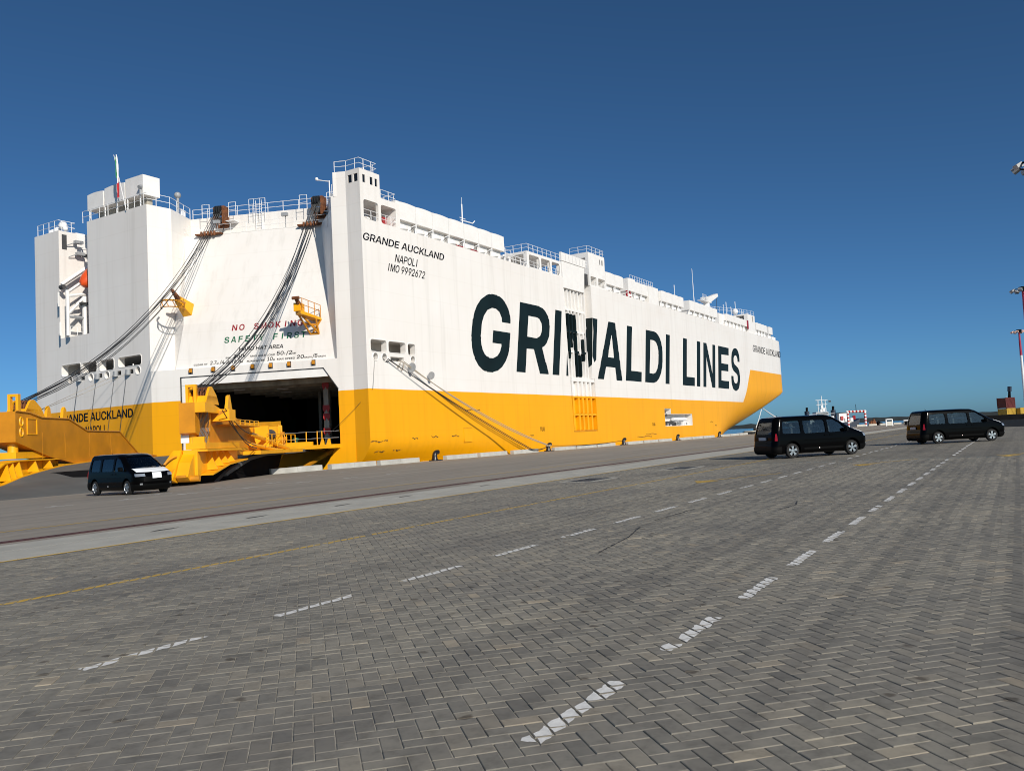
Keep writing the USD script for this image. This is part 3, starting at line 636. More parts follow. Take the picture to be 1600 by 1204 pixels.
for i, x in enumerate((112.35, 113.5, 114.6, 115.8, 117.0, 118.3)):
    hi = 23.85
    sp('rib', MB().box((x, rib_y, 10.35), (x+.28, back_y+.02, hi)), 'white_paint', parent=sr); ribs.append((x, x+.28, 10.35, hi))
for z in (20.6, 17.3, 14.2): 
    sp('cross_rib', MB().box((112.1, rib_y+.06, z), (119.3, back_y+.02, z+.3)), 'white_paint', parent=sr)
for x0 in (111.98, 119.1): sp('ramp_edge', MB().box((x0, rib_y-.1, 10.3), (x0+.23, back_y, 24)), 'white_paint', parent=sr)
sp('cross_rib', MB().box((112.95, 57.02, 10.05), (120.8, 57.9, 10.35)), 'white_paint', parent=sr)
def mpaint(clip, y): 
    g = Mg.intersection(clip)
    return MB().prism(g, (0, y+.004, 0), X, Z, -Y, .012) if not g.is_empty else None
def add_m(mb):
    if mb is not None and mb.v: sp('letter_m_paint', mb, 'letter_green', parent=sr)
add_m(mpaint(sbox(111.95, 10.4, 119.4, 20.3), back_y-.001))
for x0, x1, z0, z1 in ribs:
    mb = mpaint(sbox(x0, 10.4, x1, 20.3), rib_y-.001); add_m(mb)
    g = Mg.intersection(sbox(x0+.1, 10, x0+.12, 21))
    if not g.is_empty:
        mb = MB()
        for h in getattr(g, 'geoms', [g]): mb.box((x0-.012, rib_y, h.bounds[1]), (x0, back_y, h.bounds[3])).box((x1, rib_y, h.bounds[1]), (x1+.012, back_y, h.bounds[3]))
        add_m(mb)
add_m(mpaint(sbox(111.0, 10.4, 111.85, 20.3), 56.985))
for z in (20.6, 17.3, 14.2): add_m(mpaint(sbox(112.1, z, 119.3, min(z+.3, 20.6)), rib_y+.055))
for x0 in (111.98, 119.1): add_m(mpaint(sbox(x0, 10.4, x0+.23, 20.3), rib_y-.105))
add_m(mpaint(Polygon([(121.4, 31), (121.5, 18), (120.6, 14.0), (121.2, 13.0), (123, 14.2), (125, 15), (125, 31)]), 56.985))
jv = np.array([[57.0, 20.2], [58.45, 20.2], [58.45, 11.5], [57.0, 12.6]]); jx = np.interp(jv[:, 1], [10.4, 18, 31], [119.8, 121.5, 121.4]) - .025
add_m(MB().add(np.c_[jx, jv], [[0, 1, 2], [0, 2, 3]]))
# lower door of the side ramp: white top row, two yellow rows of stiffened bays
for (z0, z1, m_) in ((7.56, 10.05, 'white_paint'), (4.9, 7.54, 'yellow_paint'), (2.35, 4.85, 'yellow_paint')):
    sp('lower_door', MB().box((112.85, 57.62, z0), (120.85, 58.2, z1)), m_, parent=sr)
    for x in (112.9, 114.75, 116.15, 117.6, 119.1): sp('rib', MB().box((x, 57.03, z0+.02), (x+.55, 57.64, z1-.3)), m_, parent=sr)
    sp('cross_rib', MB().box((112.82, 57.02, z1-.28), (120.9, 57.64, z1)), m_, parent=sr)
sp('door_sill', MB().box((112.85, 57.02, 2.12), (120.85, 57.9, 2.34)), 'dark_yellow', parent=sr)
# machinery in the white opening low in the hull
op = sp('side_opening', MB().box((150.86, 57.03, 2.405), (166.39, 58.6, 2.46)).box((166.33, 57.03, 2.4), (166.39, 58.6, 4.74)).box((150.86, 57.03, 2.4), (150.92, 58.6, 5.79)).box((154.24, 57.03, 4.7), (154.3, 58.6, 5.79)).box((150.86, 57.03, 5.74), (154.3, 58.6, 5.79)).box((154.3, 57.03, 4.69), (166.39, 58.6, 4.74)).box((150.87, 58.5, 2.42), (166.38, 58.62, 4.73)).box((150.87, 58.5, 4.7), (154.28, 58.62, 5.78)), 'white_paint')
r_ = np.random.default_rng(3)
sp('gangway_drum', MB().tube([(157.4, 57.9, 3.75), (164.6, 57.9, 3.75)], .33, 12), 'rail_white', smooth=40, parent=op)
sp('gangway_rail', MB().box((157, 57.4, 3.35), (165, 57.5, 3.45)), 'grey_metal', parent=op)
for i in range(16): 
    x = 151.4+14.2*r_.random(); z = 2.42+1.0*r_.random()*r_.random(); h = .3+.5*r_.random()
    sp('fitting', MB().box((x, 57.3+.6*r_.random(), z), (x+.25+.4*r_.random(), 58.4, min(z+h, 4.6))), r_.choice(['grey_metal', 'inside_white', 'dark_slot', 'white_paint']), parent=op)
for x, z in ((151.4, 4.6), (152.5, 4.9), (153.2, 4.3)): sp('valve', MB().tube([(x, 57.6, z), (x, 57.6, z+.5)], .2, 8), 'dark_slot', parent=op)
# white box inserts framing the mooring openings (rounded lips)
def lip(poly, o, ex, ez, en, d=.05, w=.07, m_='white_paint'): return MB().prism(poly.buffer(w).difference(poly), o, ex, ez, en, d)
for y0, y1, z0, z1 in TW: sp('mooring_opening', lip(rrect(y0, z0, y1, z1, .28), (57.92, 0, 0), Y, Z, -X, .04, .06), 'white_paint')
for x0, x1, z0, z1 in SW: sp('mooring_opening', lip(rrect(x0, z0, x1, z1, .25), (0, 57, 0), X, Z, -Y, .04, .06), 'white_paint')
def ring(c, ax, r): 
    pr = [(r-.01, -.05), (r-.01, .03), (r+.04, .06), (r+.08, .03), (r+.085, -.02)]
    return MB().lathe(pr, 22, c, ax)
AXm = np.array([[0, 0, 1.0], [0, 1.0, 0], [-1.0, 0, 0]]); AYm = np.array([[1.0, 0, 0], [0, 0, 1.0], [0, -1.0, 0]])
for y, z, r in fair_t: sp('fairlead', ring((57.92, y, z), AXm, r), 'white_paint', smooth=40)
for x, z, r in fair_s: sp('fairlead', ring((x, 57, z), AYm, r), 'white_paint', smooth=40)
for y1, y0, z0, z1 in low_t: sp('roller', MB().tube([(57.75, (y0+y1)/2, z0-.15), (57.75, (y0+y1)/2, z1-.05)], .28, 12), 'grey_metal', smooth=40)
sp('mooring_sill', MB().box((58.0, 82.2, 11.55), (58.25, 85.3, 11.62)).box((58.05, 83.4, 11.6), (58.15, 83.5, 12.1)), 'white_paint')
# stern tower windows
def pane(name, mb): return sp(name, mb, 'window_dark')
for y0 in (57.25, 58.05): pane('window', MB().box((66.56, y0, 29.36), (66.6, y0+.55, 30.19)))
for x0, x1 in ((66.95, 67.4), (68.15, 68.6), (68.95, 69.35)): pane('window', MB().box((x0, 57.08, 29.31), (x1, 57.12, 30.14)))
def railing(pts, h=1.05, gap=1.5, m_='rail_white', name='railing', bars=(.5, 1.0), r=.03, parent=None):
    mb = MB(); pts = np.asarray(pts, float)
    for b in bars: mb.tube(pts + np.array([0, 0, h*b]), r, 5)
    L = np.r_[0, np.cumsum(np.linalg.norm(np.diff(pts, axis=0), axis=1))]
    for d in np.linspace(0, L[-1], max(2, int(round(L[-1]/gap))+1)):
        p = np.array([np.interp(d, L, pts[:, k]) for k in range(3)]); mb.tube([p, p+[0, 0, h]], r*1.15, 5)
    return sp(name, mb, m_, parent=parent)
railing([(66.0, 60.0, 30.72), (66.52, 58.9, 30.72), (66.52, 57.06, 30.72), (69.3, 57.06, 30.72), (69.3, 60.0, 30.72)], 1.12, 1.2)
railing([(69.9, 57.1, 28.2), (72.4, 57.1, 28.2), (72.4, 60, 28.2)], 1.0, 1.2)
p_ = [Q(21.0, 28.2, .1), Q(19.6, 28.2, 3.0)]
railing([Q(22.2, 28.2, .15), Q(21.3, 28.2, .15)], 1.3, .9)
sp('tower_crane', MB().tube([Q(21.0, 28.2, .3), Q(21.0, 30.0, .3)], .06, 6).tube([Q(21.0, 29.9, .3), Q(19.6, 30.2, .3)], .05, 6).tm(trimesh.creation.icosphere(1, .18).apply_translation(Q(19.6, 30.3, .3))), 'rail_white')
# gallery posts and things in the tower openings
railing([(67.0, 57.1, 25.42), (69.4, 57.1, 25.42)], 1.05, 1.0); railing([(69.8, 57.1, 25.42), (72.4, 57.1, 25.42)], 1.05, 1.0)
sp('fire_cabinet', MB().box((71.4, 58.2, 25.45), (72.2, 58.6, 26.7)), 'tail_red')
sp('deck_winch', MB().tube([(70.6, 58.6, 25.45), (70.6, 58.6, 26.5)], .25, 8), 'rail_white'); sp('deck_winch', MB().tube([(68.7, 58.4, 25.9), (69.2, 58.4, 25.9)], .35, 10), 'white_paint')
# ventilation housings along the upper deck
def arched(x0, x1, y0, y1, z0, z1, bulge=.08):
    n = 7; xs = np.linspace(x0+.03, x1-.03, n); zs = z1 - bulge + bulge*np.sin(np.linspace(.12, math.pi-.12, n))
    poly = Polygon([(x0+.03, z0), (x1-.03, z0)] + list(zip(xs[::-1], zs[::-1])))
    return MB().prism(poly, (0, y0, 0), X, Z, Y, y1-y0)
def vents(b, y0=57.08, y1=59.9, z0=26.57, z1=28.62, posts=True):
    for x0, x1 in zip(b[:-1], b[1:]):
        h = sp('vent_housing', arched(x0, x1, y0, y1, z0, z1), 'white_paint', smooth=25)
        if not posts: continue
        sp('vent_base', MB().box((x0+.3, y0+.5, ZD), (x1-.3, y1-.2, z0)), 'white_paint', parent=h)
        c = (x0+x1)/2-.35
        pr = [(.0, .78), (.35, .74), (.62, .58), (.78, .30), (.80, .12), (.70, .08), (.55, .0)]
        sp('mushroom_vent', MB().lathe(pr, 12, (c, y0+.75, ZD+.12)), 'white_paint', smooth=40, parent=h)
        sp('vent_post', MB().box((x0+.02, y0+.0, ZD), (x0+.12, y0+.1, z0)), 'rail_white', parent=h); sp('vent_brace', MB().tube([(x0-.9, y0+.05, z0-.55), (x0+.07, y0+.05, z0-.12)], .05, 5), 'rail_white', parent=h)
sp('house_wall', MB().box((72.35, 57.02, ZD), (72.95, 61, 28.55)), 'white_paint')
vents([73.0, 76.03, 79.23, 82.5, 85.78, 89.03, 92.15, 95.35])
for x in (84.2, 87.4): sp('red_hose', MB().tube([(x, 57.2, ZD+.12), (x+1.4, 57.2, ZD+.12)], .1, 6), 'tail_red')
sp('deck_shade', MB().box((72.6, 60.0, ZD), (95.6, 60.3, 28.3)), 'white_paint')
# second gallery (open-sided house with railing)
roof = sp('gallery_house', MB().box((101.3, 57.05, 27.36), (111.5, 66, 27.72)).box((101.3, 57.05, ZD), (101.85, 57.6, 27.36)).box((104.85, 57.05, ZD), (105.4, 57.5, 27.36)).box((108.1, 57.05, ZD), (108.6, 57.5, 27.36))
          .box((111.1, 57.05, ZD), (111.6, 57.6, 27.36)).box((104, 62.5, ZD), (111.5, 62.9, 27.36)), 'white_paint')
for x0, x1 in ((101.9, 104.85), (105.4, 108.1), (108.65, 111.1)):
    sp('gallery_opening', lip(rrect(x0, 25.55, x1, 27.3, .3), (0, 57.12, 0), X, Z, -Y, .06, .12), 'white_paint', parent=roof)
sp('gallery_roof', MB().box((101.3, 57.3, 27.4), (101.32, 57.4, 27.5)), 'white_paint', parent=roof)
railing([(101.4, 66, 27.72), (101.4, 57.1, 27.72), (111.3, 57.1, 27.72)], 1.05, 1.35)
railing([(95.6, 57.2, ZD), (101.2, 57.2, ZD)], 1.0, 1.5); railing([(96.0, 59.2, 26.9), (100.6, 59.2, 26.9)], 1.0, 1.5)
for x0, x1 in ((102, 104.8), (105.5, 108), (108.7, 111)): railing([(x0, 57.15, ZD), (x1, 57.15, ZD)], 1.0, 1.2)
for x, y in ((97.3, 58.3), (99.0, 58.6), (103.0, 58.6), (104.0, 58.8), (106.8, 59.0)):
    sp('deck_vent_pipe', MB().tube([(x, y, ZD), (x, y, ZD+.95), (x-.25, y-.1, ZD+1.15)], .22, 8), 'white_paint', smooth=50)
# funnel-side tower behind the slot
tw = sp('deck_tower', (mbox((121.3, 57.05, ZD), (127.6, 61.5, 28.6)) + mbox((121.3, 57.05, 28.5), (127.45, 60.5, 30.85))
        - mprism(rrect(121.75, 25.6, 123.95, 27.0, .2), (0, 60, 0), X, Z, -Y, 5) - mprism(rrect(124.6, 25.6, 127.3, 27.0, .25), (0, 60, 0), X, Z, -Y, 5)
        - mbox((120, 57.6, 29.0), (122.6, 59.9, 30.0))
        - mbox((125.4, 56, 29.35), (125.8, 57.2, 30.2)) - mbox((126.3, 56, 29.35), (126.8, 57.2, 30.2))), 'white_paint')
for x0, x1 in ((125.4, 125.8), (126.3, 126.8)): sp('window', MB().box((x0, 57.14, 29.35), (x1, 57.17, 30.2)), 'window_dark', parent=tw)
railing([(121.4, 60.4, 30.85), (121.4, 57.1, 30.85), (127.3, 57.1, 30.85), (127.3, 60.4, 30.85)], 1.05, 1.6)
railing([(120.2, 57.4, 28.2), (121.3, 57.4, 28.2)], 1.0, 1.0); railing([(121.9, 57.15, ZD), (127.2, 57.15, ZD)], .9, 1.3)
sp('deck_pipe', MB().box((120.3, 57.3, ZD), (121.2, 59.5, 27.2)), 'dark_slot')
vents([127.7, 131.4, 135.0]); vents([136.9, 140.15], y0=57.0, z1=28.85)
sp('red_hose', MB().tube([(136.6, 57.2, ZD), (136.6, 57.2, 26.5)], .18, 6).tube([(138.0, 57.2, ZD), (138.0, 57.2, 26.5)], .15, 6), 'tail_red')
vents([140.2, 143.2, 146.4])
sp('deck_house', MB().box((146.55, 57.04, ZD), (151.6, 62, 28.66)), 'white_paint')
railing([(140.4, 58, 28.66), (151.5, 58, 28.66)], 1.3, 1.1)
vents([153.15, 156.13, 159.46, 162.78, 165.8], y0=57.05); vents([172.6-3.2, 172.62, 175.97, 179.41, 182.52, 185.25, 188.5], y0=57.05)
vents([150.1, 153.1], y0=57.6)
# bow houses
vents([196.2, 199.2, 202.2, 205.2, 208.2, 211.2, 214.2], z0=26.9, z1=28.5, y0=57.3)
sp('deck_house', MB().box((192.5, 58.0, ZD), (214.6, 62, 28.35)), 'white_paint')
wh = sp('wheelhouse_wing', mbox((214.9, 57.3, ZD), (221.8, 80, 30.35)) - mbox((210, 58.2, 28.7), (218.5, 79, 30.0)) - mbox((219.2, 57, 28.6), (220.4, 57.6, 30.0)), 'white_paint')
sp('wing_window', MB().box((219.2, 57.5, 28.6), (220.4, 57.55, 30.0)), 'window_dark', parent=wh)
sp('lifebuoy_panel', MB().box((213.9, 57.1, 26.3), (214.8, 57.3, 28.5)), 'tail_red', parent=wh)
railing([(196, 63, 29.9), (214.9, 58.5, 30.35), (221.6, 57.4, 30.35)], 1.2, 2.0)
for x, h in ((203.5, 1.5), (206, 2.4), (210, 1.6), (214.0, 3.4), (219.5, 1.9), (220.8, 1.4)):
    sp('antenna', MB().tube([(x, 60, 29.0), (x, 60, 30.3+h)], .07, 5), 'rail_white')
sp('radar_dome', trimesh.creation.icosphere(2, .8).apply_translation((213.5, 60, 31.0)), 'rail_white', smooth=True)
vents([222.2, 225.2, 228.2, 231.0, 233.6], z0=26.9, z1=28.8, y0=57.2); vents([236.0, 240.5], z0=26.9, z1=28.9, y0=57.4)
for x in (241.5, 243, 244.5): sp('bow_fitting', MB().tube([(x, 58, ZD), (x, 58, ZD+1.1)], .3, 7), 'white_paint')
sp('bow_fitting', MB().box((245.2, 58.5, ZD), (246.6, 60, ZD+1.5)), 'dark_blue')
railing([(95.5, 57.06, ZD), (101.3, 57.06, ZD)], 1.0, 1.8)
# masts
sp('mast', MB().tube([(87.25, 58.2, 28.5), (87.25, 58.2, 31.5)], .09, 6).tube([(86.9, 58.2, 29.4), (89.6, 58.2, 29.5), (90.1, 58.2, 29.9)], .07, 6).tube([(86.7, 58.2, 29.7), (87.9, 58.2, 29.7)], .05, 6).tube([(87.25, 58.2, 31.4), (87.25, 58.2, 32.4)], .03, 5), 'rail_white')
sp('whip_antenna', MB().tube([(176.0, 58.2, 28.4), (176.0, 58.2, 36.4)], [.10, .04], 6), 'rail_white'); sp('whip_antenna', MB().tube([(164.0, 58.2, 28.4), (164.0, 58.2, 31.2)], .07, 6), 'rail_white')
cr = sp('deck_crane', MB().tube([(187.0, 59, 28.3), (187.0, 59, 30.6)], .75, 12).box((185.6, 58.2, 30.2), (188.4, 59.8, 31.4)), 'white_paint')
sp('crane_jib', MB().prism(Polygon([(187.2, 30.3), (188.2, 30.2), (195.2, 32.6), (195.0, 33.2), (194.0, 33.1), (187.8, 31.6)]), (0, 58.6, 0), X, Z, Y, .8), 'white_paint', parent=cr)
sp('crane_hook', MB().tube([(194.9, 59, 32.7), (194.9, 59, 29.0)], .06, 5), 'cable', parent=cr)
sp('crane_platform', MB().box((182.6, 58.4, 30.3), (185.6, 59.6, 30.4)), 'rail_white', parent=cr); railing([(182.7, 58.4, 30.4), (185.5, 58.4, 30.4)], 1.3, .9, parent=cr)
# stern upper deck: three ventilation houses, railings, flag mast, searchlights
for (y0, y1, x1, z1) in ((89.0, 92.1, 62.0, 32.95), (84.95, 88.75, 62.0, 33.1)): sp('vent_housing', MB().tm(arched(-y1, -y0, 58.6, x1, 30.95, z1, .12).get().apply_transform(np.array([[0, 1, 0, 0], [-1, 0, 0, 0], [0, 0, 1, 0], [0, 0, 0, 1.]]))), 'white_paint')
sp('vent_housing', MB().box((58.6, 81.66, 31.0), (60.75, 84.8, 33.25)), 'white_paint')
sp('vent_base', MB().box((59.6, 82.4, 29.4), (60.3, 91.5, 31.0)), 'hold_ceiling')
for y in (82.3, 84.6, 86.5, 88.8, 91.8): sp('vent_post', MB().tube([(58.7, y, 29.4), (58.7, y, 31.0)], .07, 5), 'rail_white')
railing([(58.0, 92.1, 29.42), (58.0, 80.25, 29.42), (60.8, 80.0, 29.42), (65.1, 82.1, 29.42)], 1.35, 1.6)
sp('searchlight', MB().tube([(62.6, 81.0, 29.42), (62.6, 81.0, 31.3)], .16, 8).tm(trimesh.creation.icosphere(2, .38).apply_translation((62.6, 81.0, 31.6))), 'grey_metal', smooth=50)
sp('searchlight', MB().tube([(58.4, 81.9, 30.9), (58.4, 81.9, 31.6)], .1, 8).tube([(58.2, 81.8, 31.7), (58.5, 81.9, 31.9)], .22, 10), 'grey_metal')
for xx, yy in ((63.4, 81.4), (64.0, 81.7)): sp('deck_vent_pipe', MB().tube([(xx, yy, 29.42), (xx, yy, 30.2)], .13, 7), 'rail_white')
# port tower: top rail, domes
railing([(58.0, 101.4, 30.05-.63), (58.0, 97.1, 29.42), (60.1, 97.1, 29.42), (60.1, 101.4, 29.42)], 1.3, 1.2)
for y, z, r in ((97.6, 30.3, .5), (98.8, 29.9, .42), (99.8, 29.8, .4), (97.1, 29.8, .3)): sp('satellite_dome', trimesh.creation.icosphere(2, r).apply_translation((58.9, y, z)), 'rail_white', smooth=True)
railing([(58.2, 97.0, 26.6), (66, 97.0, 26.6)], 1.2, 1.4)
sp('tower_hatch', MB().box((58.3, 96.86, 27.2), (58.9, 96.9, 29.0)), 'dark_slot')
for x, z in ((59.6, 28.1), (59.8, 26.7)): sp('floodlight', MB().tube([(x-.8, 96.7, z-.4), (x, 96.3, z)], .06, 6).fbox((x, 96.3, z), [X, Y, Z], (-.1, -.3, -.1), (.9, .2, .25)), 'grey_metal')
for x0, x1 in ((60.3, 63.4), (63.45, 66.5), (66.55, 70)): sp('vent_housing', MB().box((x0, 97.25, 27.15), (x1, 101, 29.62)), 'white_paint')
for x0 in (60.5, 61.6, 62.7, 64): sp('deck_opening', MB().box((x0, 97.3, 26.66), (x0+.8, 97.4, 27.05)), 'dark_slot')
# upper wall over the panel: rail, walkway, ladder, floodlights
UR = 7.35
sp('panel_walkway', MB().fbox(Q(0, 0), W, (.6, 5.35, 26.78), (18.8, 5.5, 26.86)), 'white_paint')
railing([Q(s, 29.42, 7.5) for s in np.linspace(1.2, 18.2, 12)], 1.15, 1.9)
railing([Q(s, 26.86, 5.5) for s in np.linspace(1.1, 18.6, 12)], 1.1, 1.9, r=.02)
mb = MB()
for s in (9.3, 10.0): mb.tube([Q(s, 26.9, 7.2), Q(s, 30.9, 7.2)], .04, 5)
for z in np.arange(27.1, 30.6, .3): mb.tube([Q(9.3, z, 7.2), Q(10.0, z, 7.2)], .025, 4)
sp('ladder', mb, 'rail_white')
mb = MB()
for s in (8.6, 9.2, 9.9, 10.6): mb.tube([Q(s, 28.6, 6.9), Q(s, 31.0, 6.9)], .03, 4)
for z in (29.4, 30.2, 31.0): mb.tube([Q(8.6, z, 6.9), Q(10.6, z, 6.9)], .03, 4)
sp('ladder_cage', mb, 'rail_white')
for s, z in ((5.3, 28.2), (13.6, 28.3)): sp('floodlight', MB().tube([Q(s, 26.9, 5.6), Q(s, z, 5.6)], .05, 5).fbox(Q(s, z, 5.4), W, (-.35, -.2, -.12), (.35, .2, .25)), 'grey_metal')

# ---------------------------------------------------------------- stern ramp (lowered, slewed towards the quay)
ca, sa = math.cos(math.radians(33.4)), math.sin(math.radians(33.4))
a3, b3 = np.array([ca, sa, 0]), np.array([sa, -ca, 0])
RO = np.array([62.5, 68.7, 0.0]); RW_ = [-a3, b3, Z]       # u outward from the threshold, v to the camera's side, z up
def RP(u, v, z): return RO - a3*u + b3*v + Z*z
tL = ([0, 3, 6, 10, 12.4, 15, 17.4, 21.5, 60], [-.22, -.05, .12, .39, .84, 1.14, 1.37, 1.55, 1.92])
tR = ([0, 2.4, 5.8, 8.4, 13, 60], [-.22, .38, .9, 1.25, 1.52, 1.95])
def uf(v): return 34.0 + 1.745*(3.9-v)
def deck_z(u, v):
    e = uf(v)-u; w = (v+5)/9.8
    return (1-w)*np.interp(e, *tL) + w*np.interp(e, *tR)
nu, nv_ = 60, 14
vs = np.linspace(-5.2, 5.2, nv_)
top = []
for t in np.linspace(0, 1, nu)**.8:
    for v in vs:
        u = .4 + (uf(v)-.4)*t; p = RP(u, v, 0); zz = deck_z(u, v)
        top.append([p[0], p[1], max(zz, gz(p[1])+.012 if p[1] < 55 else zz)])
top = np.array(top); bot = top - [0, 0, .012]; bot[:, 2] = np.where(np.arange(len(top))//nv_ > nu-6, bot[:, 2], top[:, 2]-.28)
F = []
for i in range(nu-1):
    for j in range(nv_-1):
        q_ = [i*nv_+j, i*nv_+j+1, (i+1)*nv_+j+1, (i+1)*nv_+j]
        F += [[q_[0], q_[2], q_[1]], [q_[0], q_[3], q_[2]]]
F = np.array(F); N0 = len(top)
fn_ = np.cross(top[F[0][1]]-top[F[0][0]], top[F[0][2]]-top[F[0][0]])
if fn_[2] < 0: F = F[:, ::-1]
edge = [(j, 0) for j in range(nv_)]
rim = [0*nv_+j for j in range(nv_)] + [i*nv_+nv_-1 for i in range(1, nu)] + [(nu-1)*nv_+j for j in range(nv_-2, -1, -1)] + [i*nv_ for i in range(nu-2, 0, -1)]
S = [[rim[k], rim[(k+1) % len(rim)], N0+rim[(k+1) % len(rim)], N0+rim[k]] for k in range(len(rim))]
S = np.array([[q_[0], q_[1], q_[2]] for q_ in S] + [[q_[0], q_[2], q_[3]] for q_ in S])
ramp = sp('stern_ramp', trimesh.Trimesh(np.vstack([top, bot]), np.vstack([F, F[:, ::-1]+N0, S]), process=False), 'ramp_deck', smooth=30, label='dark grey ramp deck curving down onto the quay')
def rp(name, mesh, m, smooth=False, label=None): return sp(name, mesh, m, smooth, label, parent=ramp)
us = np.linspace(6, 47.5, 60)
L_ = np.array([RP(u, -5.2, max(deck_z(u, -5.2), -.2)+.03) for u in us]); R_ = np.array([RP(u, -4.95, max(deck_z(u, -4.95), -.2)+.045) for u in us])
mb = MB()
for i in range(len(us)-1): mb.add(np.vstack([L_[i], R_[i], R_[i+1], L_[i+1], R_[i]-[0, 0, .06], R_[i+1]-[0, 0, .06]]), [[0, 1, 2, 3], [1, 4, 5, 2]])
rp('ramp_edge_stripe', mb, 'yellow_paint')
prof = [(37.4, 3.0), (37.4, 4.87), (35.8, 4.81), (34.3, 4.55), (30.7, 4.56), (28, 3.77), (22.5, 3.78), (18.9, 2.0), (15, 1.75), (15, 1.45), (30, 1.52), (32.6, 1.92), (33.2, 2.0)]
def girder(v0, v1, prof=prof): return MB().prism(Polygon(prof), RP(0, v0, 0), -a3, Z, b3, v1-v0)
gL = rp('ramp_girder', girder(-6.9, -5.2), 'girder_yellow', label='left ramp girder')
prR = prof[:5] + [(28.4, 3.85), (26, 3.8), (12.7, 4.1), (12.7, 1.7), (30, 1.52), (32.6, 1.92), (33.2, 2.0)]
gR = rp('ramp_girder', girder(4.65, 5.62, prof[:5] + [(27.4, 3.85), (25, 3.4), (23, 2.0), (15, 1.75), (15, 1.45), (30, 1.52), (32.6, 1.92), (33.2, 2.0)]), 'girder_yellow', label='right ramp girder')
rp('girder_cap', MB().prism(Polygon([(37.4, 4.25), (37.4, 4.87), (35.8, 4.81), (34.3, 4.55), (33.2, 4.55), (33.6, 4.25)]), RP(0, 5.62, 0), -a3, Z, b3, .63), 'yellow_paint')
rp('girder_notch', MB().fbox(RO, RW_, (35.2, 5.62, 3.1), (35.4, 5.9, 4.25)), 'dark_yellow')
rp('girder_panel', MB().prism(Polygon([(26, 1.8), (26, 3.84), (12.7, 4.3), (12.7, 1.8)]), RP(0, 5.0, 0), -a3, Z, b3, .16), 'yellow_paint')
rp('girder_edge', MB().tube([RP(u, -5.17, z+.02) for u, z in prof[1:9]], .06, 5), 'dark_yellow')
rp('girder_edge', MB().tube([RP(u, 5.6, z+.02) for u, z in ((34.3, 4.55), (30.7, 4.56), (27.4, 3.85), (25, 3.4), (23, 2.0))], .05, 5), 'dark_yellow')
for u in (34.2, 31.2, 27.6, 24.0): rp('weld_seam', MB().fbox(RP(0, -5.2, 0), RW_, (u, 0, 1.9), (u+.05, .012, 3.6)), 'dark_yellow')
for z in (3.9, 4.55): rp('girder_ring', MB().lathe([(.26, 0), (.32, .05), (.36, .05), (.40, 0)], 16, RP(36.75, -5.2, z - .3), np.array([-a3, Z, b3]) * np.array([[.55], [.8], [1]])), 'yellow_paint', smooth=40)
rp('girder_hatch', MB().prism(sbox(34.9, 3.45, 36.1, 4.5).difference(sbox(34.96, 3.51, 36.04, 4.44)), RP(0, -5.2, 0), -a3, Z, b3, .05), 'yellow_paint')
def turret(u0, v0, v1, zb):
    n = np.linspace(0, math.pi, 9)
    pl_ = Polygon([(u0-1.5, zb), (u0+1.2, zb)] + [(u0+.55*math.cos(t), zb+.62+.5*math.sin(t)) for t in n] + [(u0-1.0, zb+.62)]).buffer(0).convex_hull
    t = rp('sheave_housing', MB().prism(pl_, RP(0, v1-.14, 0), -a3, Z, b3, .14).prism(pl_, RP(0, v0, 0), -a3, Z, b3, .14).prism(Polygon([(u0-1.4, zb), (u0+1.1, zb), (u0+.8, zb+.5), (u0-1.1, zb+.5)]), RP(0, v0, 0), -a3, Z, b3, v1-v0), 'yellow_paint')
    for k in range(6):
        v = v0+.2+(v1-v0-.45)*k/5
        rp('sheave', MB().prism(Polygon([(u0+.48*math.cos(x), zb+.62+.48*math.sin(x)) for x in np.linspace(0, 2*math.pi, 15)[:-1]]), RP(0, v, 0), -a3, Z, b3, .08), 'rust')
turret(34.6, -6.75, -5.55, 4.62); turret(35.9, 4.95, 6.2, 4.8)
def portal(u, v0, v1, z0, z1):
    rp('cable_gate', MB().fbox(RO, RW_, (u-.15, v0, z0), (u+.15, v0+.16, z1)).fbox(RO, RW_, (u-.15, v1-.16, z0), (u+.15, v1, z1)).fbox(RO, RW_, (u-.15, v0, z1-.001), (u+.15, v1, z1+.16)), 'yellow_paint')
portal(36.9, -5.85, -5.2, 4.86, 5.8); portal(36.9, 4.95, 5.6, 4.86, 5.85)
for u, v in ((29.5, -6.2), (31.3, -6.4)): rp('lug', MB().prism(Polygon([(u-.35, 4.5), (u+.35, 4.5), (u+.2, 5.3), (u, 5.5), (u-.2, 5.3)]), RP(0, v, 0), -a3, Z, b3, .2), 'yellow_paint')
rp('lug', MB().prism(Polygon([(31.4, 4.5), (32.6, 4.5), (32.2, 5.5), (31.9, 5.6)]), RP(0, 6.0, 0), -a3, Z, b3, .2), 'yellow_paint')
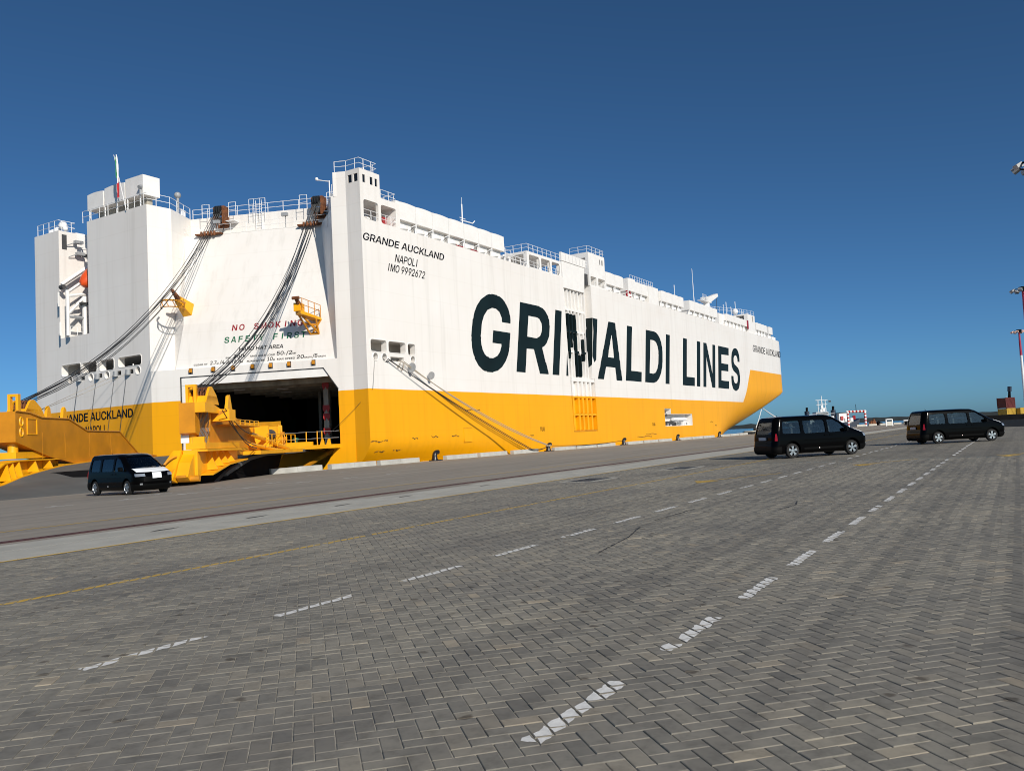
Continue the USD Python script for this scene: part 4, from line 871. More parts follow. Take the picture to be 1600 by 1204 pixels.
# lower girders, jacks, gussets
rp('ramp_jack', MB().tube([RP(36.7, -5.75, 2.3), RP(36.7, -5.75, 3.02)], .3, 12), 'yellow_paint', smooth=40); rp('ramp_jack', MB().tube([RP(36.7, 5.2, 2.3), RP(36.7, 5.2, 3.05)], .25, 12), 'yellow_paint', smooth=40)
rp('lower_beam', MB().fbox(RO, RW_, (30.6, -6.4, 1.98), (37.1, -5.35, 2.38)), 'yellow_paint'); rp('lower_beam', MB().fbox(RO, RW_, (29.6, 4.9, 1.98), (37.1, 6.1, 2.38)), 'yellow_paint')
low = [(40.4, .9), (38.6, 1.74), (37.0, 1.9), (31.2, 1.9), (31.2, 1.3), (36, .7), (40.4, .2)]
rp('lower_girder', MB().prism(Polygon(low), RP(0, -6.2, 0), -a3, Z, b3, .5).prism(Polygon([(40.4, .9), (38.6, 1.74), (37.0, 1.9), (31.2, 1.9), (31.2, 1.82), (37, 1.82), (38.56, 1.66), (40.4, .82)]), RP(0, -5.75, 0), -a3, Z, b3, .55), 'yellow_paint')
for u, z in ((39.6, 1.15), (38.2, 1.65), (37.6, 1.72), (36.9, 1.8), (35.0, 1.8), (33.2, 1.8)):
    zb = max(deck_z(u, -5.1), 0); rp('gusset', MB().prism(Polygon([(-5.75, z), (-5.25, z), (-5.02, zb), (-5.75, zb)]), RP(u, 0, 0), b3, Z, -a3, .09), 'yellow_paint')
rp('lower_girder', MB().prism(Polygon([(37.6, 1.9), (28.6, 1.95), (28.6, 1.2), (33, .95), (36.5, .45), (37.6, .3)]), RP(0, 4.9, 0), -a3, Z, b3, .75).fbox(RO, RW_, (28.4, 4.9, 1.83), (37.5, 6.35, 1.95)), 'yellow_paint')
for u in (35.3, 34.0, 32.7, 31.4):
    zb = np.interp(u, [28.6, 33, 36.5], [1.2, .95, .45]); rp('gusset', MB().prism(Polygon([(5.6, 1.84), (5.78, 1.84), (6.3, zb+.05), (5.6, zb)]), RP(u, 0, 0), b3, Z, -a3, .1), 'yellow_paint')
rp('lower_flange', MB().prism(Polygon([(28.6, 1.2), (33, .95), (36.6, .42), (36.6, .34), (33, .87), (28.6, 1.12)]), RP(0, 5.0, 0), -a3, Z, b3, 1.4), 'yellow_paint')
fp = [(36.3, 1.96), (37.8, 1.98), (38.6, 1.55), (39.6, .25), (39.2, .02), (38.2, .02), (36.3, .45)]
rp('hinge_fairing', hp([RP(36.4, 4.35, 1.96), RP(37.7, 4.35, 1.96), RP(37.7, 4.85, 1.96), RP(36.4, 4.85, 1.96), RP(36.4, 3.5, .4), RP(39.0, 3.55, .3), RP(39.4, 4.85, .2), RP(38.4, 3.7, .05), RP(38.6, 4.85, .02), RP(36.4, 4.85, .3)]), 'yellow_paint')
rp('hinge_fairing', MB().prism(Polygon([(36.4, 1.9), (37.3, 1.9), (38.3, 1.2), (38.9, .35), (38.5, .1), (36.4, .3)]), RP(0, 4.87, 0), -a3, Z, b3, .72), 'yellow_paint')
rp('hinge_rib', MB().prism(Polygon([(38.2, 1.25), (38.75, .5), (38.3, .5), (38.0, 1.0)]), RP(0, 4.95, 0), -a3, Z, b3, .5), 'dark_yellow')
arc = [RP(39.15-.9*t, 3.75+1.0*t, .45+1.15*math.sin(1.5*t)) for t in np.linspace(0, 1, 9)]
rp('fairing_rib', MB().tube(arc, .06, 5), 'dark_yellow')
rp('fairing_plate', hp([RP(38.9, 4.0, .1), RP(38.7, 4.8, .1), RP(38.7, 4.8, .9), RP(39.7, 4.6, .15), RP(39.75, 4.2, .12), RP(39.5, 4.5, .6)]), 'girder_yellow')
rp('fairing_slot', MB().fbox(RO, RW_, (38.9, 4.95, .32), (39.0, 5.5, .46)), 'dark_yellow')
rp('base_column', MB().fbox(RO, RW_, (37.0, 5.35, .3), (37.55, 5.75, 1.96)), 'yellow_paint')
rp('hinge_pin', MB().tube([RP(38.3, 4.6, .22), RP(38.3, 6.1, .22)], .2, 10), 'dark_yellow', smooth=40)
rp('ramp_underside', MB().prism(Polygon([(12, 1.3), (35, 1.0), (36.2, .0), (33, -.3), (20, -.45), (14.5, -.6)]), RP(0, -4.6, 0), -a3, Z, b3, 9.6), 'wall_dark')  # near-black body added so the gap below the ramp looks shaded
rp('cabinet', MB().fbox(RO, RW_, (36.3, 4.55, 2.4), (36.9, 5.15, 3.0)), 'rail_white'); rp('cabinet', MB().fbox(RO, RW_, (36.0, 5.3, 2.38), (37.0, 6.0, 2.75)), 'yellow_paint')
rp('side_box', MB().fbox(RO, RW_, (33.2, 5.62, 3.75), (34.6, 6.9, 4.5)), 'yellow_paint')
rp('side_box_mouth', MB().prism(Polygon([(5.75, 3.85), (6.8, 4.42), (5.75, 4.42)]), RP(34.6, 0, 0), b3, Z, -a3, .015), 'dark_yellow')
rp('catwalk', MB().fbox(RO, RW_, (25.5, 5.62, 3.5), (33.2, 6.5, 3.57)), 'dark_yellow')
railing([RP(33, 6.45, 3.57), RP(25.6, 6.45, 3.57)], .35, 1.2, 'yellow_paint', 'catwalk_rail', parent=ramp)
for k in range(7): rp('hoist_cable', MB().tube([RP(36.9, 5.72+.085*k, 4.3), RP(36.6, 5.72+.08*k, 3.3), RP(36.9, 5.45+.10*k, 1.98)], .026, 5), 'cable')
for (u0, z0, u1, z1) in ((35.6, 4.4, 27.6, 2.1), (34.9, 4.5, 27.2, 2.9), (34, 3.9, 27.5, 1.9)):
    rp('loose_cable', MB().tube([RP(lerp(u0, u1, t), 6.75, lerp(z0, z1, t) - .5*math.sin(math.pi*t)) for t in np.linspace(0, 1, 8)], .035, 5), 'cable')
# winch, pipes and bracing beside the threshold
rp('winch_drum', MB().tube([RP(22.2, 5.9, 3.0), RP(19.6, 5.9, 3.0)], .42, 14), 'dark_slot', smooth=40)
for u in (22.3, 19.5, 18.4): rp('winch_frame', MB().fbox(RO, RW_, (u-.1, 5.3, 2.0), (u+.1, 6.4, 3.65)), 'yellow_paint')
for u, h in ((17.6, 3.4), (16.4, 2.9), (15.2, 3.1), (14.4, 2.7), (17.0, 2.6)): rp('valve_stand', MB().tube([RP(u, 5.8, 1.9), RP(u, 5.8, h)], .09, 6).fbox(RP(u, 5.8, h), RW_, (-.25, -.2, -.12), (.2, .2, .15)), 'dark_yellow')
railing([RP(23.5, 6.5, 2.0), RP(13.2, 6.5, 2.0)], 1.0, 1.6, 'yellow_paint', parent=ramp)
for k in range(4): rp('upright_pipe', MB().tube([RP(14.2-.35*k, 5.3, 1.9), RP(14.2-.35*k, 5.3, 3.9)], .06, 6), 'yellow_paint')
rp('brace', MB().tube([RP(25.8, 5.9, 3.0), RP(16.5, 6.6, 1.75)], .17, 6), 'yellow_paint'); rp('brace', MB().tube([RP(25.8, 5.9, 2.2), RP(18.5, 6.6, 1.55)], .15, 6), 'yellow_paint')
rp('side_beam', MB().fbox(RO, RW_, (12.0, 5.2, 1.45), (27, 6.9, 1.72)), 'yellow_paint')
# threshold platform and its bracket
pf = sp('threshold_platform', MB().fbox(Q(0, 0), W, (11.6, -1.6, 1.62), (21.2, .9, 2.02)), 'yellow_paint')
sp('platform_bracket', MB().prism(Polygon([(12.2, 1.6), (15.9, 1.6), (15.3, 1.2), (13.95, -.75), (13.2, -.75)]), Q(0, 0, -1.45), q3, Z, n3, .12).prism(Polygon([(15.3, 1.6), (15.9, 1.6), (14.0, -.75), (13.5, -.75)]), Q(0, 0, -1.75), q3, Z, n3, .4), 'yellow_paint', parent=pf)
sp('platform_bracket', MB().tube([Q(16.2, -.6, .5), Q(20.3, 1.4, .5)], .22, 6), 'dark_yellow', parent=pf)
sp('platform_kerb', MB().fbox(Q(0, 0), W, (14.5, -1.2, 2.02), (18.6, -.9, 2.4)), 'yellow_paint', parent=pf)
for s in (19.6, 20.3): sp('bracket_plate', MB().prism(Polygon([(s-.25, 2.02), (s+.25, 2.02), (s+.15, 2.6), (s-.05, 2.6)]), Q(0, 0, -1.0), q3, Z, n3, .1), 'yellow_paint', parent=pf)
mb = MB()
for s in (15.3, 17.7, 18.9, 19.4): sp('railing_post', MB().tube([Q(s, 2.0, -.5), Q(s, 3.45, -.5)], .06, 6), 'yellow_paint', parent=pf)
for z in (2.7, 3.4): sp('railing_wire', MB().tube([Q(14.2, z-.3, -.5), Q(15.3, z, -.5), Q(18.9, z, -.5), Q(21.0, z, .2)], .025, 4), 'grey_metal', parent=pf)
sp('green_lamp', MB().lathe([(.05, 0), (.2, .05), (.2, .5), (.32, .55), (.3, .75), (.1, .8)], 10, Q(16.4, 2.1, -.2)), 'letter_sign_green', parent=pf)

# ---------------------------------------------------------------- ramp cables, sheaves and guides
def sheave_block(s, w):
    b = sp('cable_sheave_block', MB().fbox(Q(s, 0, 0), W, (.45, 6.0, 28.2), (.75, 7.2, 30.3)).fbox(Q(s, 0, 0), W, (-.62, 6.0, 28.7), (-.5, 7.2, 30.2)).fbox(Q(s, 0, 0), W, (-.75, 6.9, 28.0), (.6, 7.35, 28.7)), 'rust', label='rusty block of cable sheaves at the top of the stern')
    for k in range(3): sp('sheave', MB().prism(Polygon([(6.3+.6*math.cos(x), 29.8+.6*math.sin(x)) for x in np.linspace(0, 2*math.pi, 15)[:-1]]), Q(s-.42+.28*k, 0, 0), n3, Z, q3, .16), 'cable', parent=b)
    for sg in (-1, 1): railing([Q(s+sg*2.1, 28.9, 6.2), Q(s+sg*1.2, 28.9, 6.2)], 1.75, .9, parent=b)
    sp('platform', MB().fbox(Q(s, 0, 0), W, (.8, 6.2, 28.5), (1.9, 7.3, 28.58)), 'rail_white', parent=b)
sheave_block(5.2, 1); sheave_block(17.2, 1)
def guide(s):
    g = sp('cable_guide', MB().fbox(Q(s, 0, 0), W, (-1.5, 4.8, 26.75), (1.7, 5.35, 26.9)), 'rust', label='rusty cable guide bar on the stern panel')
    for k in range(5): sp('guide_roller', MB().tube([Q(s-.7+.4*k, 26.6, 4.8), Q(s-.7+.4*k, 27.1, 4.8)], .13, 8), 'rust', parent=g)
    sp('guide_hook', MB().tube([Q(s+1.8, 26.8, 5.0), Q(s+1.9, 27.6, 5.2)], .05, 5), 'cable', parent=g)
guide(4.4); guide(16.8)
def bundle(s0, sg, end, n, sag, sp0=.5, spg=.55, spe=.5):
    for k in range(n):
        t = k/(n-1)-.5; row_ = (k % 2)*.25
        p0 = Q(s0+t*sp0*2, 29.75, 6.1); pg = Q(sg+t*spg*2, 26.75-row_, 4.75+row_*.4)
        pe = RP(end[0]+row_*2, end[1]+t*spe*2, end[2]-row_*.3)
        sgk = sag*(1+.10*math.sin(7.3*k))
        path = [p0, pg] + [lerp(pg, pe, x) - Z*4*sgk*x*(1-x) for x in np.linspace(.1, 1, 12)]
        sp('ramp_cable', MB().tube(path, .028, 5), 'cable')
bundle(5.2, 4.35, (34.6, -6.1, 5.6), 9, 2.5)
bundle(17.3, 16.85, (36.1, 5.55, 5.7), 9, 2.4)
bundle(17.3, 16.6, (35.9, 5.2, 5.6), 4, 2.9, .4, .4, .25)
for y, z, u in ((93.0, 11.0, 30), (89.5, 11.1, 28), (86.1, 11.1, 24), (83.9, 11.2, 22)):
    sp('hanging_line', MB().tube([(57.6, y, z), (57.3, y+.3, 8.0), (57.0, y+.6, 4.5)], .03, 5), 'cable')
for y in (86.0, 83.8): sp('hanging_line', MB().tube([(57.6, y, 11.0), (54, y+2.5, 8.9), RP(33.5, -6.0, 5.0)], .022, 4), 'rope')
# yellow cable-guide brackets on the panel
bl = sp('guide_bracket', hp([Q(3.95, 18.36, 2.3), Q(3.95, 16.85, 2.1), Q(2.9, 16.7, 2.1), Q(2.6, 18.5, 2.3), Q(2.8, 18.9, .4), Q(3.5, 18.95, .3), Q(3.45, 18.3, .3), Q(2.8, 18.35, .4)]), 'yellow_paint', label='yellow cable bracket at the left of the panel')
sp('bracket_arm', MB().tube([Q(3.2, 18.7, .4), Q(3.45, 19.4, -1.2)], [.3, .17], 8), 'rust', parent=bl)
sp('bracket_platform', MB().tube([Q(3.1+1.1*math.cos(t), 18.2, -.5+1.5*math.sin(t)) for t in np.linspace(-2.9, 1.0, 12)], .10, 5), 'dark_yellow', parent=bl)
sp('bracket_platform', MB().tube([Q(3.1+1.1*math.cos(t), 17.5, -.5+1.5*math.sin(t)) for t in np.linspace(-2.9, 1.0, 12)], .06, 5), 'dark_yellow', parent=bl)
for t in np.linspace(-2.7, .8, 7): sp('bracket_rib', MB().tube([Q(3.1+1.1*math.cos(t), 18.2, -.5+1.5*math.sin(t)), Q(3.1+1.1*math.cos(t+.3), 17.5, -.5+1.5*math.sin(t+.3))], .05, 5), 'dark_yellow', parent=bl)
br = sp('guide_bracket', hp([Q(17.5, z, -1.6) for z in (15.6, 15.95)] + [Q(18.3, z, -2.2) for z in (15.6, 15.95)] + [Q(19.15, z, 1.3) for z in (15.3, 15.55)] + [Q(18.0, z, 1.5) for z in (15.3, 15.55)]), 'yellow_paint', label='yellow cable bracket with a railed platform at the right of the panel')
sp('bracket_box', MB().fbox(Q(0, 0), W, (17.5, -2.1, 15.9), (18.2, -.9, 16.75)), 'yellow_paint', parent=br)
sp('bracket_arm', MB().tube([Q(18.0, 16.6, -1.8), Q(18.0, 17.2, -2.7)], [.27, .16], 8), 'rust', parent=br)
sp('bracket_arm', MB().tube([Q(17.65, 17.15, -2.7), Q(18.4, 17.15, -2.7)], .17, 8), 'rust', parent=br)
for (p0, p1) in ((Q(17.7, 15.6, -1.3), Q(17.95, 13.85, 1.05)), (Q(18.9, 15.4, .3), Q(18.9, 13.83, 1.05)), (Q(19.1, 15.4, 1.3), Q(18.2, 13.9, 1.05)), (Q(18.0, 15.5, -1.0), Q(18.9, 13.9, 1.05)), (Q(17.9, 13.85, 1.05), Q(18.95, 13.85, 1.05)), (Q(17.85, 14.8, -.2), Q(18.9, 14.7, .6))):
    sp('bracket_strut', MB().tube([p0, p1], .11, 6), 'dark_yellow', parent=br)
railing([Q(17.6, 15.95, -1.4), Q(18.3, 15.95, -2.0), Q(19.1, 15.6, 1.2)], 1.3, 1.1, 'dark_yellow', r=.04, parent=br)

# ---------------------------------------------------------------- lifeboat, davit, flag, mooring ropes
dv = sp('lifeboat_davit', MB().tube([(57.3, 94.3, 16.35), (57.3, 94.3, 21.7)], .22, 6), 'white_paint')
def dvp(name, mesh, m='white_paint'): sp(name, mesh, m, parent=dv)
dvp('davit_post', MB().tube([(59.4, 94.3, 16.35), (59.4, 94.3, 21.2)], .28, 6)); dvp('davit_post', MB().tube([(63.4, 94.3, 16.35), (63.4, 94.3, 24.5)], .28, 6))
dvp('davit_beam', MB().tube([(57.3, 94.3, 18.6), (59.4, 94.3, 18.6)], .18, 6), 'grey_metal'); dvp('davit_beam', MB().tube([(57.4, 94.3, 19.0), (59.3, 94.3, 21.0)], .2, 6)); dvp('davit_beam', MB().tube([(57.3, 94.3, 21.0), (59.5, 94.3, 21.5)], .2, 6))
dvp('launch_rail', MB().tube([(57.6, 94.6, 21.6), (63.5, 94.6, 26.2)], .17, 4)); dvp('launch_rail', MB().tube([(57.6, 95.9, 22.6), (63.5, 95.9, 27.2)], .26, 4))
dvp('davit_roller', MB().tube([(57.5, 95.3, 22.3), (57.5, 96.0, 22.3)], .26, 10), 'dark_slot')
dvp('davit_platform', MB().box((58.6, 93.6, 20.2), (60, 95, 20.4)), 'dark_slot')
for p0, p1 in (((57.0, 95.6, 19.9), (57.0, 95.6, 21.6)), ((56.9, 95.2, 16.4), (56.9, 95.2, 18))): dvp('davit_ladder', MB().tube([p0, p1], .1, 5))
railing([(57.9, 94.8, 16.35), (60.5, 94.8, 16.35)], 1.2, .9, parent=dv)
an_ = np.linspace(0, 1, 12)
boat = thing('lifeboat', 'bright orange enclosed lifeboat on white davits high in the stern recess', 'lifeboat', (62, 93.9, 24))
ax = np.array([.79, 0, .613]); up_ = np.array([-.613, 0, .79]); yy_ = np.array([0, 1.0, 0])
pr = [(0.02, 0), (.55, .25), (.95, .9), (1.25, 2.0), (1.35, 3.6), (1.3, 5.2), (1.0, 6.2), (.5, 6.7), (.02, 6.8)]
hv = MB().lathe(pr, 20, (0, 0, 0)).get(); v = np.asarray(hv.vertices)
v = np.array([58.35, 93.2, 22.3]) + v[:, 2:3]*ax + v[:, 0:1]*yy_ + v[:, 1:2]*up_*.95
part('boat_hull', trimesh.Trimesh(v, hv.faces, process=False), 'orange', boat, smooth=50)
part('rubbing_strake', MB().tube([np.array([58.35, 93.2, 22.3]) + ax*t + yy_*-w for t, w in ((.6, .85), (1.5, 1.2), (3, 1.42), (5, 1.4))], .07, 6), 'letter_black', boat)
c = np.array([58.35, 93.2, 22.3]) + ax*4.6 + up_*1.2
part('boat_cabin', MB().fbox(c, [ax, yy_, up_], (-.7, -.6, -.3), (.8, .6, .7)), 'orange', boat)
fl = thing('ensign', 'limp green, white and red flag hanging from the staff on the stern', 'flag', (57.3, 84.3, 31.3))
def drape(y0, y1, z0, z1, ph):
    zs = np.linspace(z0, z1, 9); ys = np.linspace(0, 1, 5); v = []
    for z in zs:
        k = (z-31.2)/4.2
        for t in ys: v.append([57.25 + .09*math.sin(7*t+ph+z*1.3), lerp(y0, y1, t)*.7 + 84.05 + .28*k, z + .15*math.sin(3*t+ph)])
    f = [[i*5+j, i*5+j+1, i*5+5+j+1, i*5+5+j] for i in range(8) for j in range(4)]
    v = np.array(v); return MB().add(v, f).add(v + [.012, 0, 0], [q_[::-1] for q_ in f])
part('green_band', drape(.12, .42, 32.9, 35.4, 0), 'flag_green', fl); part('white_band', drape(-.1, .13, 32.4, 35.55, 1), 'flag_white', fl); part('red_band', drape(-.12, .32, 30.9, 32.9, 2), 'flag_red', fl)
sp('ensign_staff', MB().tube([(57.7, 83.5, 29.4), (57.2, 84.75, 35.75)], [.045, .03], 7), 'rail_white')
def rope_thing(label, pts, sag, r=.05, m_='rope', group=None):
    pts = [np.array(p, float) for p in pts]; path = []
    for p0, p1 in zip(pts[:-1], pts[1:]): path += [lerp(p0, p1, x) - Z*4*sag*x*(1-x) for x in np.linspace(0, 1, 10)]
    part('mooring_rope', MB().tube(np.array(path)[np.r_[True, np.linalg.norm(np.diff(path, axis=0), axis=1) > 1e-6]], r, 6), m_, '/World', label=label, cat='rope', group=group)
G4 = 'pale ropes from the stern to the second bollard'
rope_thing('upper pale rope from the stern opening to the second bollard', [(71.3, 57.2, 10.72), (71.5, 56.6, 10.6), (100.15, 54.8, .55)], .75, .05)
rope_thing('lower pale rope of the close pair from the stern opening to the second bollard', [(71.9, 57.2, 10.72), (72.1, 56.6, 10.55), (100.2, 54.7, .42)], 1.0, .05)
rope_thing('dark rope from the second round stern fairlead down to the kerb and along it', [(69.3, 57.3, 10.9), (69.5, 56.7, 10.75), (95.3, 54.9, .17), (100.3, 54.9, .35)], .35, .045, 'cable')
rope_thing('lowest dark rope from the stern fairlead, running on past the second bollard to the third', [(69.5, 57.3, 10.8), (69.7, 56.7, 10.6), (95.6, 54.75, .16), (101, 54.95, .4), (125.5, 54.95, .35)], .25, .045, 'cable')
rope_thing('thin pale line hanging slack from the corner fairlead over the yellow stern corner', [(67.7, 57, 10.85), (67.1, 56.9, 7.5), (64.9, 61.0, 3.2)], .1, .018, 'cable')
rope_thing('rope lashing wound round the second bollard', [(99.9, 54.5, .3), (100.3, 54.3, .45), (100.6, 54.7, .5), (100.2, 55.1, .4), (99.9, 54.8, .35), (100.2, 54.35, .55)], .0, .05)
for i, (p, lb) in enumerate((((73.2, 56.45, 9.95), 'grey round rat guard nearer to the stern on the ropes'), ((76.6, 56.35, 9.2), 'small grey rat guard farther along the ropes'))):
    part('rat_guard', MB().tube([(p[0]-.02, p[1], p[2]), (p[0]+.04, p[1], p[2]-.01)], [.55, .45][i], 16), 'grey_metal', '/World', label=lb, cat='rat guard')
bw = (239.0, 61.5, 6.6)
for tgt, lb in (((231.5, 61.9, .3), 'steep white bow rope down to the black dolphin'), ((266.2, 62.2, 2.6), 'upper white bow rope running right from the bow'), ((267.5, 60.0, 1.3), 'lower white bow rope running right from the bow'), ((262.0, 58.0, .4), 'second steep white bow rope crossing to the right')):
    rope_thing(lb, [bw, tgt], .35, .09, 'rail_white')
t = thing('fender_pontoon', 'low black pontoon floating off the bow', 'pontoon', (231.5, 62, -3.2))
part('float', MB().prism(rrect(226, 60.5, 238, 64, .8), (0, 0, -3.4), X, Y, Z, 3.5), 'fender_black', t); part('bitt', MB().tube([(231.5, 61.9, .1), (231.5, 61.9, 1.1)], .4, 8), 'fender_black', t); part('deck_edge', MB().prism(rrect(226.3, 60.8, 237.7, 63.7, .6), (0, 0, .1), X, Y, Z, .25), 'wall_pale', t)

# ---------------------------------------------------------------- black passenger vans
ZS = np.array([.20, .26, .40, .62, .85, 1.00, 1.10, 1.18, 1.30, 1.50, 1.70, 1.84, 1.93, 1.965, 1.975])
FX = np.array([2.46, 2.58, 2.66, 2.68, 2.67, 2.62, 2.52, 2.30, 1.84, 1.50, 1.16, .90, .64, .22, -.1])
RX = np.array([-2.56, -2.62, -2.66, -2.64, -2.60, -2.59, -2.58, -2.57, -2.55, -2.50, -2.44, -2.38, -2.28, -2.05, -1.9])
HW = np.array([.86, .92, .955, .965, .962, .955, .948, .938, .92, .885, .845, .81, .75, .58, .35])
FR = np.array([.55, .60, .62, .60, .58, .62, .80, .75, .52, .45, .42, .40, .38, .30, .2])     # front corner radius along x
RR = np.array([.25, .28, .30, .30, .30, .30, .30, .30, .30, .30, .30, .28, .25, .25, .2])
def van_ring(z, grow=0.0):
    fx, rx, hw = np.interp(z, ZS, FX)+grow, np.interp(z, ZS, RX)-grow, np.interp(z, ZS, HW)+grow
    fr, rr = np.interp(z, ZS, FR), np.interp(z, ZS, RR); fw = min(hw*.96, fr*1.15)
    t = np.linspace(0, math.pi/2, 9); pts = []
    for s_, c in (zip(np.sin(t), np.cos(t))): pts.append((fx-fr+fr*c**.9 if c > 1e-9 else fx-fr, hw-fw+fw*s_**.9))         # front left corner
    for x in np.linspace(fx-fr, rx+rr, 9)[1:-1]: pts.append((x, hw))
    for s_, c in (zip(np.sin(t), np.cos(t))): pts.append((rx+rr-rr*s_, hw-rr+rr*c))
    half = np.array(pts); full = np.vstack([half, (half*[1, -1])[::-1]])
    return np.c_[full, np.full(len(full), z)]
def van_shell(zs, grow):
    rings = [van_ring(z, grow) for z in zs]; n = len(rings[0]); mb = MB()
    f = [[i*n+k, i*n+(k+1) % n, (i+1)*n+(k+1) % n, (i+1)*n+k] for i in range(len(rings)-1) for k in range(n)]
    v = np.vstack(rings + [[[0, 0, zs[0]]], [[0, 0, zs[-1]]]]); N = len(rings)*n
    f3 = [[q_[0], q_[1], q_[2]] for q_ in f] + [[q_[0], q_[2], q_[3]] for q_ in f] + [[N, (k+1) % n, k] for k in range(n)] + [[N+1, N-n+k, N-n+(k+1) % n] for k in range(n)]
    m = trimesh.Trimesh(v, f3, process=False)
    if m.volume < 0: m.invert()
    return m
zs_ = np.unique(np.r_[ZS, np.linspace(.2, 1.94, 30)])
outer = man(van_shell(zs_, 0.0)); zi = np.linspace(1.0, 1.86, 14)
inner_ = man(van_shell(zi, -.07))
vb = outer - inner_
WB, WR = 3.275, .345
wx = (1.62, 1.62-WB)
for x in wx:
    for sg in (-1, 1): vb = vb - Manifold.cylinder(.42, .43, .43, 26).rotate((90, 0, 0)).translate((x, sg*.98 + .21, WR+.03))
def rpoly(pts, r=.05): return Polygon(pts).buffer(-r).buffer(r, quad_segs=3)
SIDE = {'front_door_window': rpoly([(1.42, 1.14), (.36, 1.12), (.36, 1.74), (.80, 1.74), (1.16, 1.46)]), 'slide_door_window': rpoly([(.22, 1.13), (-.98, 1.13), (-.98, 1.74), (.22, 1.74)], .09), 'rear_side_window': rpoly([(-1.14, 1.14), (-2.14, 1.16), (-2.08, 1.72), (-1.14, 1.74)], .09)}
cut = Manifold()
for g in SIDE.values(): vb = vb - mprism(g, (0, 1.2, 0), X, Z, -Y, 2.4)
REARW = rpoly([(-.66, 1.16), (.66, 1.16), (.58, 1.72), (-.58, 1.72)], .1); vb = vb - mprism(REARW, (-3.2, 0, 0), Y, Z, X, 1.3)
WIND = rpoly([(-.74, 1.25), (.74, 1.25), (.62, 1.80), (-.62, 1.80)], .06); vb = vb - mprism(WIND, (.45, 0, 0), Y, Z, X, 2.4)
shell_w = outer - man(van_shell(np.linspace(.9, 1.9, 16), -.03))
van = thing('passenger_van', 'temporary', 'van', (0, 0, 0))
def vp(name, mesh, m, smooth=35, parent=None, label=None): return part(name, mesh, m, parent or van, smooth, label)
body_ = vp('body', vb, 'van_black')
gl = man(van_shell(np.linspace(1.05, 1.88, 18), -.03)) - man(van_shell(np.linspace(1.0, 1.9, 20), -.042))
for nm, g in SIDE.items():
    for sg in (1, -1): vp(nm, gl ^ mprism(g.buffer(.012), (0, 1.2 if sg > 0 else -.3, 0), X, Z, -Y, .9), 'van_glass')
vp('rear_window', gl ^ mprism(REARW.buffer(.012), (-3.2, 0, 0), Y, Z, X, 1.25), 'van_glass'); vp('windscreen', gl ^ mprism(WIND.buffer(.012), (.5, 0, 0), Y, Z, X, 2.4), 'van_glass')
def wheel(x, sg, nm):
    y = sg*.845; ax = np.array([[1.0, 0, 0], [0, 0, 1.0], [0, sg*1.0, 0]])
    w = vp('wheel', MB().lathe([(.20, -.11), (.30, -.115), (.335, -.09), (.345, -.03), (.345, .03), (.335, .09), (.30, .112), (.235, .115), (.225, .06), (.225, -.11)], 30, (x, y, WR), ax), 'tyre')
    vp('hub', MB().lathe([(.0, .02), (.05, .035), (.23, .02), (.23, -.06), (.05, -.06), (.0, -.06)], 20, (x, y, WR), ax), 'van_trim', parent=w)
    for k in range(5):
        t0 = 2*math.pi*k/5+.3; mb = MB()
        for d in (-.17, .17):
            c0, c1 = np.array([math.cos(t0+d*.5), math.sin(t0+d*.5)])*.04, np.array([math.cos(t0+d), math.sin(t0+d)])*.222
            t_ = np.array([-math.sin(t0), math.cos(t0)])
            P2 = Polygon([tuple(c0+t_*.022), tuple(c0-t_*.022), tuple(c1-t_*.030), tuple(c1+t_*.030)]).buffer(0)
            mb.prism(P2, (x, y+sg*.055, WR), X, Z, np.array([0, sg*1.0, 0]), .04)
        vp('spoke', mb, 'alloy', 20, parent=w)
    vp('rim', MB().lathe([(.218, .08), (.232, .108), (.238, .10), (.225, .05)], 26, (x, y, WR), ax), 'alloy', parent=w)
    vp('wheel_cap', MB().lathe([(.0, .1), (.05, .098), (.055, .05)], 12, (x, y, WR), ax), 'alloy', parent=w)
for x in wx:
    for sg in (-1, 1): wheel(x, sg, '')
lowz = lambda z0, z1, g: (man(van_shell(np.linspace(z0, z1, 8), g)))
vp('rear_bumper', lowz(.24, .56, .012) ^ mbox((-3, -1.2, .2), (-2.25, 1.2, .6)), 'van_trim'); vp('front_bumper', lowz(.22, .50, .012) ^ mbox((2.05, -1.2, .2), (3, 1.2, .6)), 'van_trim')
vp('grille', lowz(.62, .84, .01) ^ mbox((2.2, -.62, .5), (3, .62, .9)), 'van_trim')
for sg in (-1, 1):
    vp('headlight', lowz(.86, .99, .012) ^ mbox((2.2, sg*.55, .8), (3, sg*.90, 1.02)), 'lamp_clear'); vp('fog_lamp', lowz(.47, .54, .014) ^ mbox((2.1, sg*.66, .4), (3, sg*.76, .6)), 'lamp_clear')
    vp('tail_light', man(van_shell(np.linspace(.78, 1.2, 10), .014)) ^ mbox((-3, sg*.87, .84), (-2.44, sg*1.1, 1.17)), 'tail_red')
    vp('mirror', hp([(1.22, sg*.93, 1.12), (1.22, sg*1.16, 1.14), (1.22, sg*1.16, 1.33), (1.22, sg*.95, 1.33), (1.36, sg*1.12, 1.16), (1.36, sg*.97, 1.16), (1.34, sg*1.1, 1.3), (1.34, sg*.97, 1.3)]), 'van_trim')
    vp('side_trim', man(van_shell(np.linspace(.36, .46, 4), .012)) ^ mbox((-1.05, sg*.8, .3), (1.1, sg*1.1, .5)), 'van_trim')
    for x in (.18, .48): vp('door_handle', MB().box((x-.09, sg*.962, .98), (x+.09, sg*.995, 1.02)), 'van_black')
    vp('body_crease', MB().tube([(x, sg*.968, .80) for x in np.linspace(-1.0, 1.0, 8)], .008, 5), 'van_black')
